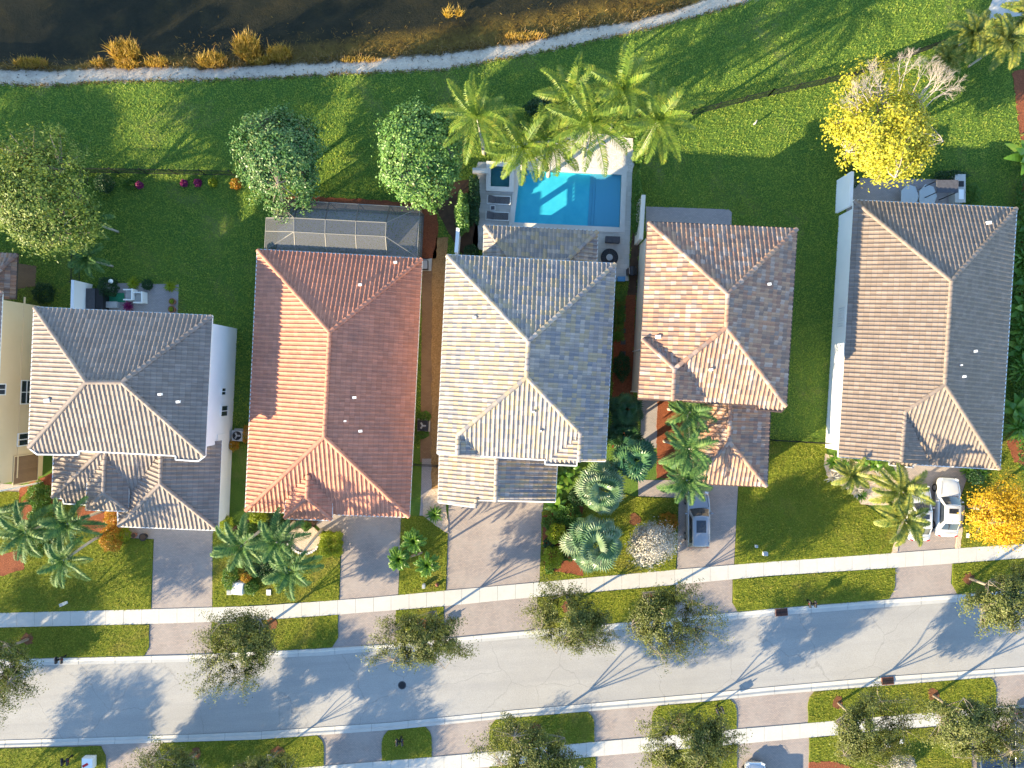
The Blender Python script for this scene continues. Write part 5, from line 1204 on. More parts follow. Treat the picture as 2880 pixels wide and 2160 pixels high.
# pool yard hedges and others
shrub('bright green leafy hedge separating the pool yard from the mulch bed', 1300, 600, 20, 2.4, 'denseleaf', 22, ry=58, ln=.2, wd=.13, n=4200, name='hedge', cat='hedge')
shrub('dark green hedge between the spa and the leafy hedge', 1332, 560, 18, 2.0, 'dark', 23, ry=70, ln=.16, wd=.1, n=4500, name='hedge', cat='hedge')
shrub('dark shrub in the corner by the buff patio roof', 1325, 710, 24, 1.3, 'dark', 24)
shrub('narrow green hedge along the right side of the pool deck', 1795, 580, 15, 1.9, 'hedge', 25, ry=92, ln=.14, n=6500, name='hedge', cat='hedge')
shrub('clipped hedge strip along the right wall of the buff house', 1742, 888, 13, 1.3, 'hedge', 26, ry=70, boxy=True, ln=.1, n=6000, name='hedge', cat='hedge', rz=-.05)
shrub('small tree-like bush at the lower end of the clipped hedge strip', 1750, 1030, 22, 1.4, 'dark', 27, ry=40)
shrub('dark bush beside the brown side path of the buff house', 1248, 1260, 10, .8, 'dark', 28, ry=40)
shrub('low green bush behind the fronds above the white stone bed, left', 1530, 300, 60, 1.6, 'dark', 29, ry=24, ln=.18, wd=.1)
shrub('low green bush behind the fronds above the white stone bed, right', 1700, 330, 90, 1.6, 'hedge', 30, ry=26, ln=.18, wd=.1)
shrub('green bush under the rightmost coconut palm', 1798, 420, 16, 1.4, 'hedge', 31, ry=50, ln=.16, wd=.1)
shrub('small shrub growing at the black fence corner on the back lawn', 290, 515, 26, 1.2, 'dark', 32)
FG = 'small plants along the black back fence'
for i, (x, y, r, m_, lb) in enumerate([(363, 515, 17, 'hedge', 'yellow-green plant, the first along the black fence'), (390, 520, 10, 'magenta', 'small mauve plant beside the first green one along the fence'), (516, 515, 10, 'magenta', 'left mauve plant in the middle of the fence bed'), (555, 513, 11, 'magenta', 'right mauve plant in the middle of the fence bed'), (597, 513, 12, 'lime', 'yellow-green plant near the right end of the fence bed'), (662, 517, 16, 'redleaf', 'reddish plant beneath the flowering tree at the fence end')]):
    shrub(lb, x, y, r, .5, m_, 33+i, name='small_plant', cat='plant', group=FG, ln=.13)
shrub('dark creeping bush at the corner between the cream house and the white roof wall', 118, 825, 30, .9, 'dark', 41)
shrub('dark green bush on the small patio beside the dark hot tub', 300, 805, 28, 1.3, 'dark', 42)
shrub('dark green bush between the two bright ferns', 412, 800, 15, .8, 'dark', 43)
shrub('dark green bush right of the outdoor kitchen of the tan house', 2735, 545, 28, 1.2, 'hedge', 44, ry=30)
shrub('dark row of plants behind the outdoor kitchen of the tan house', 2680, 492, 45, 1.0, 'dark', 45, ry=14)
shrub('dark leafy bush in front of the tan house patio wall', 2398, 512, 0+18, 1.6, 'dark', 46)
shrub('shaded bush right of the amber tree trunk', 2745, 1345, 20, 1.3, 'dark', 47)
shrub('flowering bush below the meter boxes at the bottom edge', 2540, 2150, 40, 1.0, 'silver', 48, ry=22)
rosette('fern', 'bright lime fern behind the white armchairs, left of the two', 372, 796, fern, 0, 1.05)
rosette('fern', 'bright lime fern on the patio edge, right of the two', 476, 804, fern, 1, .95)
rosette('bromeliad', 'magenta leaved plant beside the grey ottomans', 357, 861, brom, 0, 1.0)
# reeds at the water line
reed = rosette_me('reeds', 150, 1.1, .035, .7, 1.6, .5, 'reed', 7)
WGp = 'golden reed clumps at the waterline'
def reed_clump(px, py, rx, ry, hgt, seed, label):
    rs = np.random.RandomState(seed); n = int(60+rx*ry*.9); V = []; Fa = []
    for k in range(n):
        a = rs.uniform(0, 2*math.pi); r_ = math.sqrt(rs.uniform(0, 1)); bx, by = rx/34*r_*math.cos(a), ry/34*r_*math.sin(a); hh = hgt*rs.uniform(.4, 1.1)
        l = rs.normal(0, .28, 2)*hh+np.array([.1, .12]); az = rs.uniform(0, math.pi); w = np.array([math.cos(az), math.sin(az), 0])*.022; p = np.array([bx, by, 0]); m = p+np.array([l[0]*.4, l[1]*.4, hh*.6]); e = p+np.array([l[0], l[1], hh*.95])
        q = len(V); V += [p-w, p+w, m+w, m-w, e]; Fa += [(q, q+1, q+2, q+3), (q+3, q+2, q+4)]
    o = add('reed_clump', V, Fa, MT['reed'], local=True); p = P(px, py); o.location = (p.x, p.y, -.6); tag(o, label, 'reeds', WGp)
for i, (x, y, rx, ry, s, lb) in enumerate([(345, 142, 42, 26, 1.1, 'largest golden reed clump at the left waterline'), (350, 178, 34, 10, .7, 'orange reeds at the foot of the largest clump'), (432, 170, 34, 13, .7, 'orange reed clump right of the largest one'), (268, 170, 18, 9, .6, 'small pale reed clump left of the largest one'), (590, 166, 42, 20, .8, 'orange reed clump in the middle of the left bank'), (690, 130, 36, 32, 1.1, 'tall yellow-green reed clump before the brown weed shelf'), (780, 146, 34, 20, .8, 'yellow reeds right of the tall clump'), (720, 165, 36, 12, .7, 'reeds at the foot of the tall yellow-green clump'), (75, 172, 50, 14, .6, 'sparse reeds at the far left waterline'), (1258, 32, 12, 9, .9, 'lone green reed tuft standing out in the dark water'), (1290, 32, 12, 5, .8, 'second tiny reed tuft right of the lone one'), (1010, 165, 60, 8, .45, 'thin reddish reeds on the sunlit sand'), (1480, 95, 60, 10, .4, 'dark low reeds at the edge of the brown shelf')]):
    reed_clump(x, y, rx, ry, s, 90+i, lb)
rs = np.random.RandomState(77); V = []; Fa = []
for k in range(9000):
    x = rs.uniform(-60, 1950); dn_ = (.55+.45*math.sin(x*.021+1)+.5*math.sin(x*.057))
    if rs.uniform() > .25+.4*dn_: continue
    y = interp(WA, x)-abs(rs.normal(0, 16))+6; p = np.array(P(x, y)); p[2] = -.6; hh = rs.uniform(.1, .5); l = rs.normal(0, .35, 2)*hh*1.6; az = rs.uniform(0, math.pi); w = np.array([math.cos(az), math.sin(az), 0])*.022
    m = p+np.array([l[0]*.4, l[1]*.4, hh*.6]); e = p+np.array([l[0], l[1], hh*.9]); q = len(V); V += [p-w, p+w, m+w, m-w, e]; Fa += [(q, q+1, q+2, q+3), (q+3, q+2, q+4)]
for k in range(3200):
    x = rs.uniform(-60, 2100); y = interp(GR, x)+rs.normal(0, 3.5)-2*math.sin(x*.06); p = np.array(P(x, y)); p[2] = .0; hh = rs.uniform(.05, .2); l = rs.normal(0, .5, 2)*hh; az = rs.uniform(0, math.pi); w = np.array([math.cos(az), math.sin(az), 0])*.03
    m = p+np.array([l[0]*.4, l[1]*.4, hh*.6]); e = p+np.array([l[0], l[1], hh*.9]); q = len(V); V += [p-w, p+w, m+w, m-w, e]; Fa += [(q, q+1, q+2, q+3), (q+3, q+2, q+4)]
add('bank_grass', V, Fa, leaf_mat('bank_grass', [(.05, .045, .025), (.14, .11, .04), (.30, .20, .06), (.26, .13, .06)], .3))['kind'] = 'stuff'
# submerged and floating weeds, fallen stones on the sand
rs = np.random.RandomState(8); n = 3600; xx = rs.uniform(480, 1950, n); dd = np.abs(rs.normal(0, 42, n))+3
yy = np.array([interp(WA, x) for x in xx])-dd+4; C = np.array([tuple(P(x, y)) for x, y in zip(xx, yy)]); C[:, 2] = -.53-rs.uniform(0, .12, n)-dd*.0022
v, f = cards(C, .34, .05, rs, 2.2); o = addnp('water_weeds', v, f, leaf_mat('water_weeds', [(.08, .05, .012), (.24, .15, .03), (.38, .26, .05), (.14, .10, .03)], .2)); o['kind'] = 'stuff'
n = 260; xx = rs.uniform(-50, 2050, n); tt = rs.uniform(.05, 1, n)
C = np.array([tuple(P(x, interp(GR, x)+(interp(WA, x)-interp(GR, x))*t)) for x, t in zip(xx, tt)]); C[:, 2] = .03-.55*tt**1.5
mb = MB()
for c, s in zip(C, rs.uniform(.02, .06, n)): mb.box(c, (s*1.5, s, s), rs.uniform(0, 3), .3, .4)
mb.build('shore_pebbles', M('dark_pebbles', [(.06, .05, .05), (.16, .13, .11)], 3))['kind'] = 'stuff'
# grass tufts along turf edges and over the lawns: a real, short sward
def tufts(name, n, reg, hgt, ln, wd, cols, seed, hz=.03):
    rs = np.random.RandomState(seed); pts = []
    while len(pts) < n:
        x0, y0, x1, y1 = reg[rs.randint(len(reg))]; pts.append((rs.uniform(x0, x1), rs.uniform(y0, y1)))
    C = np.array([tuple(P(*p)) for p in pts]); C[:, 2] = hgt+rs.uniform(0, hz, n)
    v, f = cards(C, ln, wd, rs, .3); o = addnp(name, v, f, leaf_mat(name, cols, .3)); o['kind'] = 'stuff'
# ================================================================ fences, furniture, cars
def fence(label, pts, h=1.35, mat='black', sp=.13, name='fence', postsp=2.4, group=None):
    r = thing(name, P(*pts[0]), label, 'fence', group); q = [P(*p) for p in pts]; rails = MB(); pk = MB()
    for a, b in zip(q, q[1:]):
        L = (b-a).length; d = (b-a)/L
        for z in (.18, h-.15): rails.bar((a.x, a.y, z), (b.x, b.y, z), .035, .045)
        n = int(L/sp)
        for i in range(n+1):
            p = a+d*(L*i/n); pk.bar((p.x, p.y, .05), (p.x, p.y, h-.02), .022)
        m = max(1, round(L/postsp))
        for i in range(m+1):
            p = a+d*(L*i/m); s = MB(); s.bar((p.x, p.y, 0), (p.x, p.y, h+.06), .07); s.box((p.x, p.y, h+.08), (.09, .09, .03)); s.build('post', MT[mat], r)
    rails.build('rail', MT[mat], r); pk.build('pickets', MT[mat], r); return r
fence('black metal picket fence crossing the back lawn left of the flowering tree', [(250, 520), (252, 486), (662, 494)])
fence('long black picket fence running along the lakeside lawn at the upper right', [(1395, 372), (1650, 352), (1940, 326), (2160, 271), (2385, 222), (2640, 130)])
fence('black picket fence going down beside the yellow tree', [(2386, 224), (2376, 500)])
fence('short black picket gate between the terracotta and buff roofed houses', [(1166, 1304), (1234, 1308)], sp=.1)
fence('black picket fence between the pink roofed house and the white wall', [(2166, 1236), (2330, 1246)], sp=.1)
fence('black picket fence beneath the large tree at the left', [(228, 640), (226, 800)])
# white curved stone edging of the gravel bed
mb = MB(); rr = random.Random(2)
cur = [(812, 1530), (822, 1540), (834, 1550), (848, 1555), (864, 1556), (878, 1551), (890, 1542), (896, 1532)]
for a, b in zip(cur, cur[1:]):
    for t in (.0, .5): x = a[0]+(b[0]-a[0])*t; y = a[1]+(b[1]-a[1])*t; p = P(x, y); mb.box((p.x, p.y, .12), (.2, .17, .16), rr.uniform(0, 3))
tag(mb.build('stone_edging', MT['whitestone']), 'curved white stone edging of the pale gravel bed by the yellow hedge', 'edging')
# twin mailboxes
def mailbox(first=None):
    r = thing('mailbox', (0, 0, 0), 'x', 'mailbox', 'twin mailboxes along the kerbs')
    MB().tube([(0, 0, -.1), (0, 0, 1.22)], .05, 8).disc((0, 0, 1.22), .07, .1, 8, .01).disc((0, 0, 0), .11, .12, 8, .07).build('post', MT['black'], r, local=True)
    MB().bar((-.3, 0, .82), (.3, 0, .82), .07, .05).bar((-.26, 0, .80), (-.02, 0, .5), .04).bar((.26, 0, .80), (.02, 0, .5), .04).build('bracket', MT['black'], r, local=True)
    for s in (-1, 1):
        m = MB(); n = 8; b = 0; vs = []
        for y in (-.27, .27):
            vs += [(s*.22-.09, y, .85), (s*.22+.09, y, .85)]+[(s*.22+.09*math.cos(math.pi*k/n), y, .97+.09*math.sin(math.pi*k/n)) for k in range(n+1)]
        k = n+3; m.raw(vs, [tuple(range(k))[::-1], tuple(range(k, 2*k))]+[(i, (i+1) % k, (i+1) % k+k, i+k) for i in range(k)])
        bx = m.build('box', MT['darkmetal'], r, local=True)
        MB().box((s*.22, -.285, .93), (.12, .02, .10)).build('door', MT['black'], bx, local=True)
        MB().box((s*.32, .05, .98), (.02, .03, .14)).build('flag', MT['red'], bx, local=True)
    return r
mbx = mailbox()
for i, (x, y, rz, lb) in enumerate([(187, 1843, .02, 'twin black mailbox on the kerb near the left edge, north of the road'), (2271, 1688, .05, 'twin mailbox on the kerb left of the rightmost driveway'), (1129, 2070, .02, 'twin mailbox on the smallest grass island south of the road'), (204, 2124, .05, 'twin mailbox south of the road beside the white utility cabinet'), (2015, 1983, .4, 'twin mailbox on the rounded island beside a street oak'), (1196, 1785, .1, 'twin mailbox under the street oak near the manhole cover')]):
    p = P(x, y); o = mbx if i == 0 else dup(mbx, None); o.location = (p.x, p.y, .06); o.rotation_euler = (0, 0, rz); o['label'] = lb
# manhole, drains
p = P(1131, 1927); r = thing('manhole_cover', (p.x, p.y, .012), 'round cast iron manhole cover in the asphalt road', 'manhole')
MB().disc((0, 0, 0), .34, .012, 28).build('frame', MT['iron'], r, local=True)
m = MB().disc((0, 0, .012), .27, .008, 24)
for k in range(5): m.box((0, -.16+.08*k, .022), (.36-.05*abs(k-2), .02, .008))
m.build('lid', MT['black'], r, local=True)
def drain(x, y, rz, lb):
    p = P(x, y); r = thing('storm_drain', (p.x, p.y, .0), lb, 'drain', 'storm drains in the gutters'); r.rotation_euler = (0, 0, rz)
    MB().box((0, 0, .06), (1.0, .62, .09)).build('frame', MT['rust'], r, local=True); m = MB()
    for k in range(11): m.box((-.42+.084*k, 0, .115), (.03, .5, .02))
    m.box((0, 0, .118), (.92, .03, .025)); m.build('grate', MT['black'], r, local=True)
drain(2197, 1721, .08, 'rusty storm drain in the gutter north of the road'); drain(2495, 1914, .07, 'rusty storm drain in the gutter south of the road')
# air conditioners
def ac(x, y, rz, lb, body, s=.85):
    p = P(x, y, .7); r = thing('air_conditioner', (p.x, p.y, 0), lb, 'air conditioner'); r.rotation_euler = (0, 0, rz)
    MB().box((0, 0, .05), (s+.2, s+.2, .1)).build('pad', MT['concrete'], r, local=True)
    MB().box((0, 0, .45), (s, s, .7)).build('casing', MT[body], r, local=True)
    MB().disc((0, 0, .8), s*.42, .02, 20).build('fan_opening', MT['black'], r, local=True); m = MB()
    for k in range(3):
        a = k*2.094; m.box((math.cos(a)*s*.19, math.sin(a)*s*.19, .835), (s*.3, s*.16, .015), a, .25)
    m.disc((0, 0, .82), .07, .04, 10).build('fan', MT['greyp'], r, local=True)
    m = MB()
    for k in range(1, 5):
        for j in range(16): a = j*math.pi/8; b = a+math.pi/8; rr = s*.105*k; m.bar((rr*math.cos(a), rr*math.sin(a), .87), (rr*math.cos(b), rr*math.sin(b), .87), .012)
    m.build('grille', MT['darkmetal'], r, local=True)
ac(668, 1225, -.04, 'pale air conditioner on the ground beside the tall white wall', 'greyp'); ac(1189, 1197, -.04, 'black air conditioner between shrubs beside the terracotta roofed house', 'darkmetal')
shrub('green shrub above the black air conditioner', 1195, 1172, 16, .9, 'hedge', 51); shrub('green shrub below the black air conditioner', 1188, 1222, 17, .9, 'hedge', 52, ry=12)
shrub('round brown-green shrub below the pale air conditioner', 655, 1252, 14, .9, 'redleaf', 53, ry=18)
shrub('olive shrub right of the pale air conditioner', 692, 1222, 12, .8, 'redleaf', 54, ry=26)
# rain chain of small utility boxes
def ubox(x, y, w, d, h, mat, lb, rz=0, name='utility_box'):
    p = P(x, y); r = thing(name, (p.x, p.y, 0), lb, 'utility box'); r.rotation_euler = (0, 0, rz)
    MB().box((0, 0, h/2), (w, d, h)).build('casing', MT[mat], r, local=True); MB().box((0, 0, h+.012), (w*.86, d*.86, .03)).build('lid', MT['greyp' if mat == 'whitep' else 'whitep'], r, local=True)
ubox(187, 1694, .3, .22, .7, 'whitep', 'white utility pedestal on the left front lawn above the sidewalk', .3)
ubox(648, 1664, .35, .35, .3, 'whitep', 'small white box at the left of the meter box beside the leftmost driveway')
ubox(757, 1665, .4, .5, .12, 'greyp', 'grey valve box in the grass below the three feather palms')
ubox(1193, 1645, .22, .3, .5, 'whitep', 'white utility pedestal beside the brown ball on the lawn by the third driveway')
ubox(2125, 1535, .2, .2, .3, 'whitep', 'small white marker on the wide front lawn, upper of the two')
ubox(2149, 1555, .35, .3, .4, 'whitep', 'white utility box on the wide front lawn, lower of the two')
ubox(2720, 1505, .28, .4, .12, 'greyp', 'grey valve box in the lawn under the amber tree')
ubox(2532, 2083, .3, .4, .15, 'greyp', 'grey valve box below the lower sidewalk at the right')
ubox(2492, 2092, .3, .2, .4, 'whitep', 'white pedestal below the lower sidewalk, left of the grey valve box')
ubox(1634, 2155, .35, .2, .4, 'whitep', 'white pedestal beside the driveway at the bottom middle')
ubox(678, 1648, .9, 1.0, .75, 'trim', 'large white meter cabinet on a brick base under the feather palms', -.1)
p = P(258, 2137); r = thing('utility_cabinet', (p.x, p.y, 0), 'white square utility cabinet with a red mark near the bottom left corner', 'cabinet')
MB().box((0, 0, .3), (.9, .9, .6)).build('casing', MT['trim'], r, local=True); MB().box((0, 0, .61), (.82, .82, .03)).build('lid', MT['whitep'], r, local=True)
MB().box((-.15, -.1, .632), (.5, .2, .01), .5).build('red_mark', MT['red'], r, local=True)
p = P(1230, 1643); tag(MB().raw(*(lambda m: (m.v, m.f))(MB().disc((p.x, p.y, .05), .10, .12, 12, .17).disc((p.x, p.y, .17), .17, .12, 12, .12).disc((p.x, p.y, .29), .12, .05, 12, .03))).build('stone_ball', MT['rust']), 'small round brown stone ball on the lawn beside the third driveway', 'stone ball')
p = P(2120, 350); tag(MB().disc((p.x, p.y, 0), .07, .55, 10, .05).box((p.x, p.y, .5), (.3, .05, .22), 1.2).build('lawn_marker', MT['cushion']), 'small pale lawn marker alone on the sunlit back lawn', 'marker')
# pots and porch bits
def pot(x, y, r_, lb, plant=None, mat='terracotta', group=None, z=0):
    p = P(x, y, .3); o = thing('flower_pot', (p.x, p.y, z), lb, 'pot', group)
    MB().disc((0, 0, 0), r_*.7, r_*1.3, 14, r_).disc((0, 0, r_*1.3), r_*1.08, .05, 14).build('pot', MT[mat], o, local=True); MB().disc((0, 0, r_*1.3+.05), r_*.85, .012, 14).build('soil', MT['soil'], o, local=True)
    if plant:
        c = bpy.data.objects.new('plant', plant); COL.objects.link(c); c.parent = o; c.location = (0, 0, r_*1.3); c.scale = (.45,)*3
pot(485, 848, .26, 'potted green plant on the patio edge, upper of the two', fern, group='potted plants on the small patio'); pot(484, 870, .28, 'potted green plant on the patio edge, lower of the two', fern, group='potted plants on the small patio')
pot(404, 1510, .3, 'large black pot beside the leftmost driveway', None, 'black'); pot(376, 1506, .22, 'smaller brown pot next to the large black pot', None, 'terracotta')
# patio furniture
def arm(x, y, rz, lb):
    p = P(x, y, .5); o = thing('armchair', (p.x, p.y, .03), lb, 'armchair', 'white framed patio armchairs'); o.rotation_euler = (0, 0, rz)
    MB().box((0, 0, .22), (.72, .72, .18)).build('seat_base', MT['trim'], o, local=True); MB().box((0, .0, .37), (.6, .62, .12)).build('seat_cushion', MT['cushion'], o, local=True)
    for s in (-1, 1): MB().box((0, s*.41, .32), (.8, .1, .62)).build('armrest', MT['trim'], o, local=True)
    MB().box((.41, 0, .42), (.1, .92, .82)).build('backrest', MT['trim'], o, local=True)
arm(363, 829, 0, 'left white framed patio armchair with grey cushion below the lime fern'); arm(391, 837, 0, 'right white framed patio armchair with grey cushion, partly empty')
def otto(x, y, lb):
    p = P(x, y, .4); o = thing('ottoman', (p.x, p.y, .03), lb, 'ottoman', 'grey square ottomans'); MB().box((0, 0, .18), (.5, .48, .34)).build('base', MT['greyp'], o, local=True); MB().box((0, 0, .4), (.52, .5, .1)).build('cushion', MT['cushion'], o, local=True)
otto(303, 857, 'left grey square ottoman at the wall of the patio'); otto(321, 857, 'right grey square ottoman beside the magenta plant')
p = P(268, 842, .8); o = thing('hot_tub', (p.x, p.y, .03), 'dark grey covered hot tub beside the white patio wall', 'hot tub')
MB().box((0, 0, .4), (1.35, 1.7, .8)).build('shell', MT['darkmetal'], o, local=True); MB().box((-.32, 0, .86), (.72, 1.76, .1)).build('cover', MT['fabric'], o, local=True); MB().box((.38, 0, .84), (.6, 1.76, .07)).build('folded_cover', MT['black'], o, local=True)
slab('green_mat', [(292, 824), (350, 824), (352, 850), (292, 850)], .02, .045, M('green_turf', [(.02, .18, .09), (.03, .24, .12)], 4))
p = P(311, 791, 1.0); o = thing('patio_lamp', (p.x, p.y, 0), 'small white globe garden lamp on the back lawn by the patio', 'lamp'); MB().tube([(0, 0, 0), (0, 0, .9)], .04, 8).build('pole', MT['darkmetal'], o, local=True)
m = MB().disc((0, 0, .85), .1, .1, 12, .19).disc((0, 0, .95), .19, .1, 12, .17).disc((0, 0, 1.05), .17, .08, 12, .06); m.build('globe', MT['whitep'], o, local=True)
def lounger(x, y, lb):
    p = P(x, y, .3); o = thing('sun_lounger', (p.x, p.y, .03), lb, 'sun lounger', 'sling loungers beside the pool'); o.rotation_euler = (0, 0, -.04)
    m = MB()
    for s in (-1, 1): m.bar((-.95, s*.33, .3), (.95, s*.33, .3), .045)
    for s in (-.95, .95): m.bar((s, -.33, .3), (s, .33, .3), .045)
    m.build('frame', MT['whitep'], o, local=True)
    for a in (-.85, .85):
        for b in (-.3, .3): MB().bar((a, b, 0), (a, b, .28), .04).build('leg', MT['whitep'], o, local=True)
    m = MB()
    for k in range(18): m.box((-.30+.069*k, 0, .32), (.055, .6, .015))
    m.build('sling', MT['fabric'], o, local=True)
    m = MB(); m.raw([(-.32, -.3, .33), (-.32, .3, .33), (-.85, .3, .72), (-.85, -.3, .72), (-.32, -.3, .31), (-.32, .3, .31), (-.85, .3, .70), (-.85, -.3, .70)], [(0, 1, 2, 3), (7, 6, 5, 4), (0, 4, 5, 1), (1, 5, 6, 2), (2, 6, 7, 3), (3, 7, 4, 0)]); m.build('backrest', MT['fabric'], o, local=True)
lounger(1403, 563, 'upper dark sling sun lounger beside the pool'); lounger(1399, 608, 'lower dark sling sun lounger beside the pool')
p = P(1386, 585, .4); o = thing('side_table', (p.x, p.y, .03), 'small square side table between the two sun loungers', 'table'); MB().box((0, 0, .4), (.4, .4, .03)).build('frame', MT['whitep'], o, local=True); MB().box((0, 0, .425), (.32, .32, .01)).build('table_top', MT['fabric'], o, local=True)
for a in (-.17, .17):
    for b in (-.17, .17): MB().bar((a, b, 0), (a, b, .39), .03).build('leg', MT['whitep'], o, local=True)
p = P(1723, 674, .4); o = thing('bench', (p.x, p.y, .03), 'dark rectangular padded bench at the right of the patio roof', 'bench'); o.rotation_euler = (0, 0, -.04)
MB().box((0, 0, .2), (1.15, .48, .36)).build('base', MT['darkmetal'], o, local=True); MB().box((0, 0, .42), (1.2, .52, .09)).build('cushion', MT['fabric'], o, local=True)
p = P(1714, 724, .7); o = thing('round_table', (p.x, p.y, .03), 'round black table with a grey centre by the corner of the buff roof', 'table')
MB().disc((0, 0, .68), .72, .04, 28).build('table_top', MT['black'], o, local=True); MB().disc((0, 0, 0), .3, .68, 14, .12).build('pedestal', MT['darkmetal'], o, local=True); MB().disc((0, 0, .72), .27, .03, 22, .25).disc((0, 0, .75), .06, .05, 10).build('burner', MT['greyp'], o, local=True)
m = MB()
for k in range(24): a = k*math.pi/12; m.box((math.cos(a)*.5, math.sin(a)*.5, .725), (.35, .025, .012), a)
m.build('slat_pattern', MT['darkmetal'], o, local=True)
p = P(1779, 762, .9); o = thing('barbecue_grill', (p.x, p.y, .03), 'black barbecue grill with lid in the gap beside the beige wall', 'grill')
MB().box((0, 0, .4), (.75, .5, .75)).build('cabinet', MT['black'], o, local=True)
m = MB(); vs = []
for y in (-.36, .36): vs += [(.27*math.cos(math.pi*k/8), y, .8+.25*math.sin(math.pi*k/8)) for k in range(9)]
m.raw(vs, [tuple(range(9))[::-1], tuple(range(9, 18))]+[(i, (i+1) % 9, (i+1) % 9+9, i+9) for i in range(9)]); m.build('lid', MT['darkmetal'], o, local=True)
MB().bar((-.28, -.25, .95), (-.28, .25, .95), .03).build('handle', MT['alloy'], o, local=True)
p = P(1748, 784, .5); o = thing('storage_bin', (p.x, p.y, .03), 'small blue storage bin beside the black grill', 'bin'); bl = M('blue_plastic', [(.06, .22, .42)], 1, .4)
MB().box((0, 0, .22), (.6, .36, .44)).build('bin_body', bl, o, local=True); MB().box((0, 0, .46), (.64, .4, .05)).build('lid', bl, o, local=True)
p = P(1195, 745, .5); o = thing('pool_heater', (p.x, p.y, .05), 'dark pool pump cabinet on the pad at the corner of the terracotta roof', 'cabinet'); MB().box((0, 0, .3), (.5, .75, .6)).build('casing', MT['darkmetal'], o, local=True); MB().box((0, 0, .615), (.44, .68, .03)).build('lid', MT['greyp'], o, local=True)
# tan house patio: kitchen counter, tables
p = P(2700, 530, .9); o = thing('kitchen_counter', (p.x, p.y, .03), 'grey outdoor kitchen counter with a built-in grill behind the tan house', 'counter')
MB().box((0, 0, .44), (.75, 2.2, .88)).build('cabinet', MT['greyp'], o, local=True); MB().box((0, 0, .9), (.85, 2.3, .05)).build('worktop', MT['concrete'], o, local=True); MB().box((.05, .35, .95), (.4, .45, .06)).build('grill', MT['black'], o, local=True); MB().box((.05, -.5, .945), (.4, .8, .04)).build('sink', MT['whitep'], o, local=True)
p = P(2665, 524, 2.4); o = thing('dark_canopy', (p.x, p.y, .03), 'dark flat canopy left of the outdoor kitchen', 'canopy'); MB().box((0, 0, 2.35), (1.7, 1.0, .08)).build('canopy_top', MT['fabric'], o, local=True)
for a in (-.8, .8):
    for b in (-.45, .45): MB().bar((a, b, 0), (a, b, 2.3), .06).build('post', MT['darkmetal'], o, local=True)
def ptab(x, y, lb):
    p = P(x, y, .75); o = thing('patio_table', (p.x, p.y, .03), lb, 'table', 'pale covered patio tables'); n = 7
    m = MB(); pts = [(.75*math.cos(k*2*math.pi/n), 1.0*math.sin(k*2*math.pi/n)) for k in range(n)]; prism_mb(pts, .68, .74, m); m.build('table_top', M('blue_grey_cover', [(.42, .47, .50)], 1, .7), o, local=True)
    for a in (-.45, .45):
        for b in (-.6, .6): MB().bar((a, b, 0), (a, b, .68), .05).build('leg', MT['greyp'], o, local=True)
ptab(2609, 552, 'pale blue-grey patio table nearest the outdoor kitchen'); ptab(2558, 552, 'pale blue-grey patio table under the yellow tree')
p = P(305, 1442, 1.2); 
